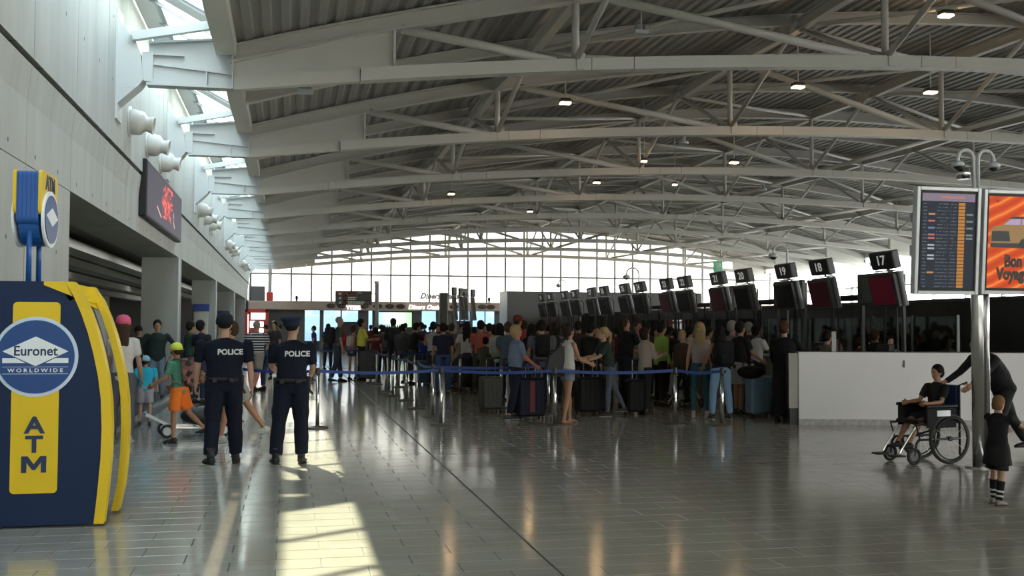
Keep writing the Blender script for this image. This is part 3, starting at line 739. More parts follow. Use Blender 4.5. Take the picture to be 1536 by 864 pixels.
for i in range(3):
    z = zt-.13-.205*i
    mb = MB(); T_ = Matrix.Translation((xl+.2, -.09, z)) @ Matrix.Rotation(-.8*(i > 0), 4, 'Y')
    mb.prism([(-.07, .0), (.01, .06), (.01, .02), (.07, .02), (.07, -.02), (.01, -.02), (.01, -.06)], 'y', -.003, .003, T_); mb.build('arrow', mw, t)
    mb = MB(); mb.lathe([(.085, 0), (.085, .006)], 16, Matrix.Translation((xl+.42, -.085, z)) @ Matrix.Rotation(PI/2, 4, 'X')); mb.lathe([(.085, 0), (.085, .006)], 16, Matrix.Translation((xl+.42, -.085, z)) @ Matrix.Rotation(PI/2, 4, 'X')); mb.build('round_symbol', mw, t)
    mb = MB(); mb.box(xl+.38, xl+.46, -.1, -.093, z-.03, z+.03); mb.build('pictogram', mr, t)
    for q in (0, 1):
        mb = MB(); L_ = (.62, .38, .42, .30, .74, .66)[i*2+q]
        xx = 0
        while xx < L_: mb.box(xl+.56+xx, xl+.56+xx+.05, -.086, -.08, z+(.015 if q == 0 else -.065), z+(.065 if q == 0 else -.015)); xx += .07
        mb.build('text_line', mw, t)

# row of white topped kiosks/monitors in the middle distance
for i, px in enumerate((681, 691, 697.5, 709)):
    p = atY(px, 480, 46+.8*i)
    t = thing('check_in_monitor', 'tilted slim monitor of the far desk row before the bronze fascia, %s of the four' % ['leftmost', 'second', 'third', 'rightmost'][i], 'monitor', (p.x, 46+.8*i, 0), .5)
    MB().path([(0, 0.05, 0), (0, 0.05, 3.0)], .035, 8).build('pole', M_dark, t)
    T_ = Matrix.Translation((0, -.05, 2.45)) @ Matrix.Rotation(-.16, 4, 'X')
    MB().rbox(-.11, .11, -.05, .05, -.55, .55, .02, T_).build('casing', M_grey, t); MB().box(-.09, .09, -.056, -.05, -.5, .5, T_).build('screen', M_dark, t)
    MB().rbox(-.11, .11, -.07, .07, 3.0, 3.35, .02).build('number_box', M_dark, t)
p = atY(666, 470, 60); tag(MB().rbox(p.x-.22, p.x+.22, 60, 60.5, 0, 3.55, .03).build('dark_pillar', mat('pillar_olive', (.05, .05, .04), .6)), 'narrow dark pillar before the far fascia lettering', 'pillar')
# gooseneck camera masts
def gooseneck(name, lab, X, Y, zb, zt, r=.22, side=-1, both=False, par=None, R_=.028, D_=1.0):
    t = thing(name, lab, 'camera mast', (X, Y, 0)) if par is None else par
    for s_ in ((-1, 1) if both else (side,)):
        x0 = .03*s_ if both else 0
        pts = [(x0, 0, zb), (x0, 0, zt-r)]+[(x0+s_*(r-r*math.cos(a)), 0, zt-r+r*math.sin(a)) for a in [PI*i/10 for i in range(1, 11)]]+[(x0+2*r*s_, 0, zt-r-.05)]
        MB().path(pts, R_, 10).build('gooseneck', M_steelw, t, True)
        c = (x0+2*r*s_, 0, zt-r-.05)
        MB().lathe([(.04*D_, .03*D_), (.10*D_, 0), (.115*D_, -.04*D_), (.10*D_, -.07*D_)], 16, Matrix.Translation(c)).build('camera_housing', M_steelw, t, True)
        MB().ell((c[0], 0, c[2]-.07*D_), (.075*D_, .075*D_, .06*D_), 12, 8).build('camera_dome', M_black, t, True)
    return t
p = atY(702, 452, 46); gooseneck('camera_mast', 'thin gooseneck camera mast rising above the far monitors', p.x+.1, 46.5, 0, atY(702, 436, 46).z, .17, R_=.02, D_=.7)
p = atY(848, 430, 40); gooseneck('camera_mast', 'gooseneck camera mast above the dark room block', atY(848, 420, 45.8).x, 45.8, 3.17, atY(848, 420, 45.8).z, .16, R_=.02)
p = atX(963, 418, 10.6); gooseneck('camera_mast', 'gooseneck camera mast behind the hanging numbers near the far glazing', p.x, p.y+.3, 2.2, atX(963, 401, 10.6).z, .20, R_=.02)
p = atX(1181, 395, 11.0); gooseneck('camera_mast', 'gooseneck camera mast behind sign number nineteen', p.x, p.y, 1.5, atX(1181, 367, 11.0).z, .17, R_=.025)

# ================================================================== check-in island
NW = ['seventeen','eighteen','nineteen','twenty','twenty one','twenty two','twenty three','twenty four','twenty five','twenty six','twenty seven','twenty eight','twenty nine','thirty','thirty one','thirty two']
Ys = [16.45, 18.65, 20.15, 22.2, 23.65, 25.85, 27.2, 29.4, 30.85, 33.0, 34.45, 36.6, 38.05, 40.2, 41.6]
m_num = mat('number_print_glow', (.62, .62, .60), .5, emit=(1, 1, .95), estr=.035)  # faint glow added so the digits show on the dim faces
m_scr = mat('screen_red', (.01, .008, .01), .25, spec=.12, emit=(.16, .012, .03), estr=.022)
m_scr2 = mat('screen_dim_red', (.012, .008, .01), .4, spec=.12, emit=(.16, .012, .03), estr=.007)
m_scro = mat('screen_off', (.012, .012, .014), .55, spec=.12)
m_bf = mat('number_box_face', (.012, .014, .014), .35)
m_bs = mat('number_box_side', (.045, .055, .06), .4)
def make_sign(num, y, i):
    t = thing('number_sign', 'black check-in number sign reading %s, tilted over its monitor' % NW[num-17], 'number sign', (10.0, y, 0), 0, 'check-in number signs')
    T_ = Matrix.Translation((0, 0, 2.80)) @ Matrix.Rotation(-.24, 4, 'Y')
    MB().rbox(0, .13, -.36, .36, -.155, .155, .012, T_).build('casing', m_bs, t)
    MB().box(-.006, -.001, -.35, .35, -.14, .14, T_).build('face', m_bf, t)
    me = textmesh(str(num), .235, m_num, ext=.002, bold=.003, sx=1.25)
    o = inst('number', me, t); o.matrix_local = T_ @ Matrix.Translation((-.012, 0.02, 0)) @ Euler(FNX).to_matrix().to_4x4()
    MB().path([(.12, 0, 2.66), (.38, 0, 2.50), (.42, 0, 1.06)], .018, 6).build('post', M_black, t)
    MB().box(.05, .16, -.30, .30, 2.620, 2.635).build('sky_gap_strip', M_silver, t)  # silver strip standing in for the bright sky gap below the box
    # monitor below
    t2 = thing('check_in_monitor', 'dark tilted passenger monitor under sign number %s' % NW[num-17], 'monitor', (9.98, y, 0), 0, 'monitors under the check-in numbers')
    T_ = Matrix.Translation((0.06, 0, 2.30)) @ Matrix.Rotation(-.22, 4, 'Y')
    MB().rbox(-.04, .03, -.42, .38, -.30, .28, .012, T_).build('bezel', M_dark, t2)
    MB().box(-.046, -.04, -.36, .34, -.25, .23, T_).build('screen', m_scr if i == 0 else (m_scr2 if i in (1, 4, 6) else m_scro), t2)
    MB().rbox(.06, .15, -.44, .40, -.31, .29, .02, T_).build('housing', mat('monitor_housing', (.16, .17, .18), .5), t2)
    MB().box(.03, .06, -.40, .36, -.28, .26, T_).build('gap_plate', M_black, t2)
    MB().path([(.15, .1, 2.25), (.36, .1, 2.1), (.38, .1, 1.06)], .018, 8).build('arm', M_black, t2)
for i, y in enumerate(Ys): make_sign(17+i, y, i)
# desks, one under each pair of numbers
m_desk = mat('desk_grey', (.16, .16, .165), .5)
pairs = [(Ys[0]+.75, Ys[0]+.5)]+[(Ys[i], Ys[i+1]) for i in range(1, 14, 2)]
for i, (a, b_) in enumerate(pairs):
    t = thing('check_in_desk', 'dark grey check-in desk below the numbers %s' % ('seventeen alone' if i == 0 else '%s and %s' % (NW[2*i-1], NW[2*i])), 'check-in desk', (10.1, (a+b_)/2, 0), 0, 'check-in desks')
    h = (b_-a)/2+.55
    MB().rbox(-.25, .35, -h, h, 0.0, 1.02, .015).build('body', m_desk, t); MB().rbox(-.32, .45, -h-.03, h+.03, 1.02, 1.06, .01).build('worktop', mat('desk_top', (.30, .30, .31), .4), t)
    MB().rbox(.5, 2.2, -.3, .3, 0, .35, .02).build('conveyor', M_rubber, t)
    MB().rbox(.1, .22, -.5, -.1, 1.06, 1.36, .01).build('staff_screen', M_black, t)
# header boards between the pairs
m_hdr = mat('header_board', (.085, .09, .085), .5, noise=.35, scale=5)
m_hdrl = mat('header_board_grey', (.20, .20, .205), .5, noise=.12, scale=3)
gaps = [(17.0, 18.15)]+[(Ys[i]+.5, Ys[i+1]-.5) for i in range(2, 13, 2)]
for i, (a, b_) in enumerate(gaps):
    lab = 'header board between check-in numbers %s and %s' % (NW[2*i], NW[2*i+1])
    t = tag(MB().rbox(10.6, 10.68, a-.15, b_+.15, 2.12, 2.66, .01).build('header_board', m_hdr if i < 2 else m_hdrl), ('dark ' if i < 2 else 'grey ')+lab, 'header board')
    MB().box(10.55, 10.60, a-.15, b_+.15, 2.06, 2.12).build('ledge', M_grey if i > 1 else M_dark, t)
    if i == 0:
        mb = MB()
        for r in range(9):
            for c in range(9): mb.box(10.592, 10.6, 18.05-c*.055, 18.05-c*.055+.035, 2.17+r*.045, 2.17+r*.045+.022)
        mb.build('printed_grid', mat('print_grid', (.16, .16, .14), .5), t)
        MB().box(10.59, 10.6, 16.98, 17.4, 2.16, 2.55).build('poster', mat('poster_green', (.12, .15, .125), .5), t)
    for yy in (a-.1, b_+.1): MB().box(10.66, 10.72, yy-.03, yy+.03, 0, 2.6).build('stanchion', M_dark, t)
# dark rear partition with glass screens
wb = sempty('wall_checkin')
yy = 16.0
while yy < 43.7:
    MB().box(12.6, 12.7, yy+.01, yy+1.19, 0, 2.16).build('panel', mat('partition_dark', (.022, .026, .024), .45, noise=.5, scale=1.3), wb)
    yy += 1.2
MB().box(12.55, 12.75, 16, 44.8, 2.16, 2.22).build('cap_rail', M_dark, wb)
wg = sempty('window_7'); yy = 16.8
while yy < 34:
    MB().box(11.7, 11.715, yy+.02, yy+1.38, 1.0, 1.86).build('pane', M_glassd, wg)
    MB().box(11.68, 11.73, yy-.02, yy+.02, 0.0, 1.88).build('mullion', mat('thin_frame', (.12, .13, .125), .4, metal=.4), wg)
    yy += 1.4
# baggage belt housings and little bright gaps are real openings above the partition
for i, (a, b_) in enumerate(((18.3, 20.5), (22.0, 24.0), (25.5, 27.5), (29.0, 31.2))):
    t = tag(MB().rbox(11.0, 11.5, a, b_, 2.2, 2.30, .02).build('cable_tray', M_black), 'dark cable tray behind the check-in numbers %s and %s' % (NW[2*i+1], NW[2*i+2]), 'cable tray')
    MB().path([(11.25, a+.1, 0), (11.25, a+.1, 2.2)], .03, 6).build('support', M_black, t); MB().path([(11.25, b_-.1, 0), (11.25, b_-.1, 2.2)], .03, 6).build('support', M_black, t)
# room block at the end of the island
t = thing('room_block', 'dark boxed room with a lit end face painted pale behind the queue', 'room block', (9.28, 45.0, 0))
MB().box(.02, 9.0, 0.0, 1.6, 0, 3.17).build('body', M_darkgrey, t)
for q in range(5): MB().box(.03+q*1.8, .03+q*1.8+1.78, -.02, 0, .02, 3.16).build('panel', M_darkgrey, t)
MB().box(0, .02, -.02, 1.6, 0, 3.19).build('end_panel', M_silver, t)  # silver puts the light on this end face into its colour
# white counter facing the hall
pA = Vector((8.46, 16.50)); pB = Vector((12.6, 15.42)); dv = pB-pA; ang = math.atan2(dv.y, dv.x); Lc = dv.length
t = thing('white_counter', 'long white counter front with scuffed base in front of the desks', 'counter', (pA.x, pA.y, 0), ang)
MB().rbox(.0, Lc, 0.0, .05, 0.0, 1.23, .006).build('front_panel', M_whitecounter, t)
m = mat('scuff', (.36, .35, .36), .5, noise=.5, scale=14); MB().box(.0, Lc, -.008, -.001, 0.0, .10).build('kick_strip', m, t)
MB().box(-.16, -.002, .02, .06, .28, 1.21).build('end_panel', mat('counter_end', (.34, .34, .31), .5), t)
MB().box(-.14, -.002, .05, .6, 0.0, 1.2).build('end_carcass', M_dark, t)
MB().box(-.05, Lc, .05, .55, 1.19, 1.235).build('worktop', M_dark, t)
MB().box(1.74, 1.77, -.012, -.001, .98, 1.10).build('scratch', M_darkgrey, t)
# exit sign hanging over number 21
p = atX(1077, 400, 10.12)
t = thing('exit_sign', 'small green exit sign standing on number sign twenty one', 'sign', (p.x, p.y, p.z))
m = mat('exit_green', (.02, .16, .08), .5, emit=(.05, .3, .15), estr=.1)
MB().rbox(-.11, .11, -.03, .03, -.13, .13, .01).build('casing', m, t)
mb = MB(); mb.box(-.05, .0, -.036, -.03, -.08, .08); mb.box(.01, .07, -.036, -.03, .0, .08); mb.box(.01, .03, -.036, -.03, -.08, .0); mb.box(.05, .07, -.036, -.03, -.08, 0); mb.build('figure', mw, t)
MB().path([(0, 0, -.13), (0, 0, 2.93-p.z)], .012, 6).build('mount', M_black, t)

# ================================================================== ceiling lamps
def lamp(px, y, Y, w, lab):
    w *= .8
    p = atY(px, y, Y)
    t = thing('ceiling_lamp', lab, 'ceiling lamp', (p.x, Y, p.z), 0, 'warm lamps under the roof')
    MB().rbox(-w, w, -w*.8, w*.8, .03, .12, .02).build('housing', M_dark, t)
    MB().box(-w*.9, w*.9, -w*.7, w*.7, .0, .03).build('lens', M_lamp, t)
    d_ = zd(min(max(p.x, XL), XR))-.0-p.z
    if d_ > .13: MB().path([(0, 0, .12), (0, 0, d_)], .015, 6).build('stem', M_steel, t)
for px, y, Y, w, pos in ((1419, 25, 19.0, .17, 'rightmost, before the nearest truss'), (1197, 132, 22.2, .17, 'between the first two trusses, centre'), (1396, 140, 22.2, .17, 'between the first two trusses, right'),
        (848, 156, 22.2, .15, 'between the first two trusses, left'), (1101, 245, 29.0, .15, 'left of the number signs beyond the second truss'), (895, 275, 36.0, .15, 'beyond the third truss, centre'),
        (677, 292, 36.0, .14, 'beyond the third truss, left'), (966, 243, 29.5, .10, 'beyond the second truss, small'), (1012, 278, 35.5, .10, 'beyond the third truss, right, small'), (795, 318, 42.0, .13, 'beyond the fourth truss, centre')):
    lamp(px, y, Y, w, 'small warm ceiling lamp under the roof '+pos)
# loudspeakers fixed to truss chords
for px, y, Y, lab in ((1025, 210, 24.0, 'white spotlight fixed under the second truss'), (1145, 392, 33.0, 'white spotlight hanging above the check-in numbers')):
    p = atY(px, y, Y); z0 = zl(p.x)
    t = tag(MB().lathe([(.05, 0), (.05, -.12), (.12, -.14), (.12, -.2)], 12).build('truss_spotlight', M_steelw, smooth=True), lab, 'spotlight'); t.location = (p.x, Y-.02, z0)
for px, y, Y, lab in ((458, 137, 19.5, 'white twin emergency light under the deck by the left edge'), (962, 48, 19.0, 'twin spotlight fixture under the deck beyond the nearest truss')):
    p = atY(px, y, Y)
    t = thing('emergency_light', lab, 'emergency light', (p.x, Y, p.z)); MB().rbox(-.14, .14, -.06, .06, -.05, .04, .01).build('body', M_steelw, t)
    MB().lathe([(.05, 0), (.06, .1)], 10, Matrix.Translation((-.08, 0, .04))).build('lamp_head', M_grey, t, True); MB().lathe([(.05, 0), (.06, .1)], 10, Matrix.Translation((.08, 0, .04))).build('lamp_head', M_grey, t, True)
    MB().path([(0, 0, .04), (0, 0, zd(p.x)-p.z)], .012, 6).build('stem', M_steel, t)

# ================================================================== display board on its pole
t = thing('display_pole', 'brushed steel twin pole carrying the two big screens', 'pole', (8.0, 11.1, 0))
MB().lathe([(.075, 0), (.075, 2.0), (.075, 3.3)], 20).build('main_tube', M_chrome, t, True)
MB().path([(.085, -.05, 0), (.085, -.05, 3.25)], .03, 12).build('side_tube', M_chrome, t, True)
MB().lathe([(.16, 0), (.16, .012), (.1, .02)], 24).build('base_flange', M_chrome, t, True)
MB().box(-.85, .75, .02, .06, 2.5, 2.62).build('cross_arm', M_silver, t); MB().box(-.85, .75, .02, .06, 2.9, 3.0).build('cross_arm', M_silver, t)
gooseneck('x', '', 0, 0, 3.2, 3.77, .105, both=True, par=t, R_=.022, D_=.68)
MB().lathe([(.10, -.1), (.10, .06), (.04, .08), (.04, .14)], 14, Matrix.Scale(.8, 4) @ Matrix.Translation((-.17, .05, 4.38))).build('beacon', M_chrome, t, True)
MB().path([(-.13, .04, 3.60), (-.03, 0.02, 3.60)], .02, 6).build('beacon_arm', M_chrome, t)
def board(name, lab, x0, x1, z0, z1):
    t = thing(name, lab, 'screen', ((x0+x1)/2, 10.95, z0), 0)
    t.rotation_euler = (0.075, 0, 0)
    h = (x1-x0)/2; H = z1-z0
    mb = MB(); f_ = .045
    for a, b_, c, d in ((-h, -h+f_, 0, H), (h-f_, h, 0, H), (-h+f_, h-f_, 0, f_), (-h+f_, h-f_, H-f_, H)): mb.rbox(a, b_, -.09, 0, c, d, .006)
    mb.build('frame', M_silver, t)
    MB().box(-h+.02, h-.02, -.06, .0, .02, H-.02).build('back_case', M_darkgrey, t)
    MB().box(-h+f_, h-f_, -.07, -.061, f_, H-f_).build('bezel', M_black, t)
    return t, h-f_-.03, H-f_-.03
t, h, H = board('flight_board', 'tall flight information screen with orange time column on the steel pole', 7.01, 7.84, 2.04, 3.28)
z0 = .075
e_ = lambda nme, c, s_=.9: mat(nme, (.008, .008, .008), .45, spec=.12, emit=c, estr=s_*.165)
MB().box(-h, h, -.074, -.071, z0, H).build('display', e_('board_dark', (.018, .026, .038), .8), t)
MB().box(-h, h, -.077, -.0745, H-.09, H).build('header_bar', e_('board_header', (.20, .16, .21), .9), t)
m_hd = e_('board_header_text', (.45, .17, .14)); mb = MB(); x = -.1
while x < .2: mb.box(x, x+.016, -.079, -.0775, H-.055, H-.03); x += .022
mb.build('header_text', m_hd, t)
rr = random.Random(5); n_rows = 25; rh = (H-.10-z0)/n_rows
m_or = e_('board_orange', (.46, .19, .035), .85); m_tx = e_('board_text', (.13, .13, .14)); m_lg = {0: e_('logo_red', (.42, .13, .11)), 1: e_('logo_white', (.36, .36, .42)), 2: e_('logo_orange', (.42, .22, .10)), 3: e_('logo_blue_s', (.15, .17, .30))}
mb_t = MB(); mb_y = MB()
for r in range(n_rows):
    zz = H-.10-(r+1)*rh
    MB().box(.13, .215, -.0765, -.0745, zz+.004, zz+rh-.004).build('gate_cell', m_or, t)
    for (a, b_, d) in ((-h+.02, -h+.07, .9), (-.15, .0, .7), (.03, .1, .8)):
        x = a
        while x < b_:
            if rr.random() < d: mb_t.box(x, x+.009, -.0765, -.0745, zz+.013, zz+rh-.016)
            x += .013
    if r in (3, 5, 7, 9, 10, 12, 13, 15, 16, 20):
        MB().box(-h+.085, -h+.17, -.0765, -.0745, zz+.010, zz+rh-.010).build('airline_mark', m_lg[{3: 2, 5: 0, 7: 3, 9: 0, 10: 0, 12: 1, 13: 1, 15: 1, 16: 1, 20: 2}[r]], t)
    if r in (3, 5, 7, 9, 10): MB().box(.235, h-.02, -.0765, -.0745, zz+.009, zz+rh-.009).build('remark_cell', e_('board_remark', (.15, .18, .16)), t)
o = mb_t.build('small_print', m_tx, t); o['kind'] = 'stuff'
t, h, H = board('advert_screen', 'tall orange advertising screen reading Bon Voyage on the steel pole', 7.88, 8.75, 2.05, 3.27)
m = e_('ad_orange', (.60, .10, .02), .85)
n = m.node_tree.nodes; l = m.node_tree.links; g = n.new('ShaderNodeTexCoord'); wv = n.new('ShaderNodeTexWave'); r_ = n.new('ShaderNodeValToRGB'); mpn = n.new('ShaderNodeMapping')
mpn.inputs['Rotation'].default_value = (0, .45, 0); l.new(g.outputs['Object'], mpn.inputs[0]); wv.bands_direction = 'Z'; wv.inputs['Scale'].default_value = 2.2; wv.inputs['Distortion'].default_value = 2.5
l.new(mpn.outputs[0], wv.inputs['Vector']); l.new(wv.outputs['Fac'], r_.inputs[0]); l.new(r_.outputs[0], n['Principled BSDF'].inputs['Emission Color'])
r_.color_ramp.elements[0].color = (.50, .05, .012, 1); r_.color_ramp.elements[1].color = (.85, .22, .04, 1); e = r_.color_ramp.elements.new(.8); e.color = (.66, .09, .015, 1)
MB().box(-h, h, -.074, -.071, z0, H).build('display', m, t)
m_k = mat('ad_black_print', (.015, .008, .006), .5)
inst('words', textmesh('Bon', .19, m_k, ext=.001, bold=.010, sx=.78), t, (-.02, -.078, z0+.31), UP)
inst('words', textmesh('Voyage!', .19, m_k, ext=.001, bold=.010, sx=.78), t, (0, -.078, z0+.16), UP)
inst('brand_mark', textmesh('SIXT', .085, m_k, ext=.001, bold=.004, shear=.2), t, (.23, -.078, H-.06), UP)
inst('small_mark', textmesh('=B=', .05, mat('ad_dim', (.12, .03, .02), .5), ext=.001), t, (-.25, -.078, H-.06), UP)
mc = e_('car_paint', (.30, .19, .08), .8); mk = mat('car_dark', (.03, .03, .035), .5); mg = e_('car_glass', (.42, .33, .50), .8)
def flat(name, poly, m, d): MB().prism(poly, 'y', -.0745-d, -.0735-d).build(name, m, t)
cz = .60
flat('car_body', [(-.33, cz), (-.33, cz+.14), (-.30, cz+.19), (-.18, cz+.21), (-.08, cz+.29), (.22, cz+.30), (.29, cz+.21), (.33, cz+.18), (.34, cz+.03), (.30, cz-.02), (.10, cz-.05), (-.25, cz-.05)], mc, .001)
flat('car_windscreen', [(-.16, cz+.215), (-.07, cz+.28), (.06, cz+.285), (.06, cz+.215)], mg, .003); flat('car_side_window', [(.08, cz+.215), (.08, cz+.285), (.20, cz+.285), (.26, cz+.215)], mg, .003)
flat('car_grille', [(-.32, cz+.02), (-.31, cz+.14), (-.09, cz+.14), (-.07, cz+.02)], mk, .003); flat('car_bumper', [(-.33, cz-.05), (-.33, cz+.0), (.08, cz-.0), (.10, cz-.06)], mk, .003)
flat('car_roof', [(-.09, cz+.285), (-.05, cz+.31), (.20, cz+.315), (.23, cz+.29)], mk, .002)
for xx in (.11, .30): MB().lathe([(.055 if xx < .2 else .04, 0), (.055 if xx < .2 else .04, .002)], 18, Matrix.Translation((xx, -.078, cz)) @ Matrix.Rotation(PI/2, 4, 'X')).build('car_wheel', mk, t)

# ================================================================== cash machine
t = thing('cash_machine', 'big navy and yellow cash machine housing with round logo at the left edge', 'cash machine', (0, 9.2, 0))
prof = [(-1.80, 2.0), (-1.73, 1.88), (-1.67, 1.74), (-1.615, 1.58), (-1.57, 1.41), (-1.53, 1.22), (-1.505, 1.03), (-1.495, .8), (-1.50, .55), (-1.52, .28), (-1.545, .02)]
inner = list(prof); prof = [(x+.078-.01*(z > 1.9), z) for x, z in inner]
MB().prism([(-2.63, .02)]+[(-2.63, 2.0)]+inner, 'y', 0.0, .60).build('side_panel', M_blue, t)
MB().prism(inner+list(reversed(prof)), 'y', -.012, .12).build('yellow_rim', M_yellow, t)
p2 = [(x+.042, z-.02) for x, z in prof]; p2[-1] = (prof[-1][0]+.02, .02); i2 = [(x-.058, z) for x, z in p2]
MB().prism(i2+list(reversed(p2)), 'y', .60, .78).build('yellow_rim', M_yellow, t)
MB().prism([(x-.36, z) for x, z in prof[1:]]+[(x-.15, z) for x, z in reversed(prof[1:])], 'y', .12, .62).build('recessed_front', mat('atm_recess', (.008, .009, .012), .6, spec=.2), t)
MB().prism([(-2.62, .02), (-2.62, 2.0)]+[(x-.1, z) for x, z in prof], 'y', .6, .8).build('body', M_blue, t)
mb = MB(); mb.add([(-1.96, -.012, 2.0), (-1.80, -.012, 2.0), (-1.70, .84, 1.97), (-1.86, .84, 1.97), (-1.96, -.012, 1.97), (-1.74, -.012, 1.88), (-1.60, .84, 1.74), (-1.86, .84, 1.9)],
       [(0,1,2,3),(4,7,6,5),(0,4,5,1),(1,5,6,2),(2,6,7,3),(3,7,4,0)])
mb.add([(-1.83, .0, 2.005), (-1.73, .0, 1.86), (-1.62, .84, 1.83), (-1.71, .84, 1.975), (-1.86, .0, 1.98), (-1.76, .0, 1.84), (-1.66, .84, 1.80), (-1.75, .84, 1.95)], [(0,1,2,3),(4,7,6,5),(0,4,5,1),(1,5,6,2),(2,6,7,3),(3,7,4,0)])
mb.build('top_cap', M_yellow, t)
MB().box(-1.76, -1.63, .16, .60, 1.18, 1.5).build('screen', M_black, t); MB().box(-1.62, -1.50, .24, .56, .98, 1.03).build('keypad', M_grey, t)
MB().box(-1.56, -1.50, .3, .5, .86, .90).build('cash_slot', M_chrome, t)
def rrect(x0, x1, z0, z1, r, n=5):
    pts = []
    for cx, cz, a0 in ((x1-r, z1-r, 0), (x0+r, z1-r, PI/2), (x0+r, z0+r, PI), (x1-r, z0+r, 3*PI/2)):
        for q in range(n+1): a = a0+PI/2*q/n; pts.append((cx+r*math.cos(a), cz+r*math.sin(a)))
    return pts
MB().prism(rrect(-2.19, -1.83, .28, 1.83, .035), 'y', -.008, .0).build('yellow_band', M_yellow, t)
cx, cz = -2.01, 1.385
def disc(name, r, y, m, par=t, c=(cx, cz)): return MB().lathe([(r, 0), (r, .006)], 48, Matrix.Translation((c[0], y, c[1])) @ Matrix.Rotation(PI/2, 4, 'X')).build(name, m, par)
disc('logo_ring', .325, -.008, M_pale); disc('logo_disc', .298, -.013, M_blue2)
def fl2(name, poly, y0, m, par=t): MB().prism(poly, 'y', y0-.004, y0).build(name, m, par)
fl2('logo_diamond', [(cx-.25, cz+.045), (cx, cz+.165), (cx+.25, cz+.045), (cx, cz-.075)], -.019, M_white)
fl2('logo_bar', [(cx-.25, cz-.01), (cx-.15, cz-.01), (cx-.075, cz-.05), (cx-.25, cz-.05)], -.019, M_white)
fl2('logo_bar', [(cx+.25, cz-.01), (cx+.15, cz-.01), (cx+.075, cz-.05), (cx+.25, cz-.05)], -.019, M_white)
for zz in (cz-.082, cz-.138): MB().box(cx-.25, cx+.25, -.022, -.019, zz-.0015, zz+.0015).build('logo_rule', M_white, t)
m_nv = mat('logo_navy_print', (.012, .03, .09), .5)
inst('logo_name', textmesh('Euronet', .112, m_nv, ext=.001, bold=.002, sx=.92), t, (cx, -.024, cz+.045), UP)
inst('logo_subtitle', textmesh('W O R L D W I D E', .042, M_white, ext=.001, bold=.0008, sx=1.18), t, (cx, -.020, cz-.111), UP)
for i, c in enumerate('AT'): inst('letter', textmesh(c, .185, m_nv, ext=.002, bold=.001 if c == 'M' else .006, sx=1.15), t, (cx, -.011, .825-.155*i), UP)
fl2('letter', [(cx+a, .515+b_) for a, b_ in ((-.095, -.067), (-.095, .067), (-.048, .067), (0, .0), (.048, .067), (.095, .067), (.095, -.067), (.055, -.067), (.055, .015), (.012, -.045), (-.012, -.045), (-.055, .015), (-.055, -.067))], -.009, m_nv)
# sign on two posts above it
t = thing('cash_machine_sign', 'blue and yellow sign box on two blue posts above the cash machine', 'sign', (-2.12, 9.28, 0))
m_bl = mat('sign_blue', (.015, .10, .36), .35, noise=.05)
for yy in (.10, .45): MB().path([(0, yy, 2.0), (0, yy, 2.50)], .022, 10).build('post', m_bl, t, True)
body = rrect(0, .62, 2.50, 2.92, .04)
circ = [(.31+.25*math.cos(a), 2.55+.25*math.sin(a)) for a in [PI+PI*i/16 for i in range(17)]]
MB().prism(rrect(0.0, .60, 2.48, 2.92, .05), 'x', -.085, .085).build('body', m_bl, t)
MB().prism([(.30+.25*math.cos(2*PI*i/32), 2.53+.22*math.sin(2*PI*i/32)) for i in range(32)], 'x', -.08, .08).build('lower_body', m_bl, t)
for k in range(5): MB().box(-.075+k*.033, -.068+k*.033, -.004, .0, 2.5, 2.90).build('rib', M_blue2, t)
for s_ in (-1, 1):
    MB().prism(rrect(-.01, .61, 2.56, 2.93, .05), 'x', s_*.085, s_*.11).build('yellow_face', M_yellow, t)
    MB().prism([(.30+.29*math.cos(2*PI*i/32), 2.54+.24*math.sin(2*PI*i/32)) for i in range(32)], 'x', s_*.105, s_*.125).build('white_rim', M_white, t)
    MB().prism([(.30+.25*math.cos(2*PI*i/32), 2.54+.205*math.sin(2*PI*i/32)) for i in range(32)], 'x', s_*.12, s_*.132).build('logo_disc', M_blue2, t)
    MB().prism([(.08, 2.56), (.30, 2.64), (.52, 2.56), (.30, 2.48)], 'x', s_*.130, s_*.136).build('logo_diamond', M_white, t)
inst('letters', textmesh('ATM', .17, m_nv, ext=.002, bold=.006), t, (.113, .31, 2.835), FX)

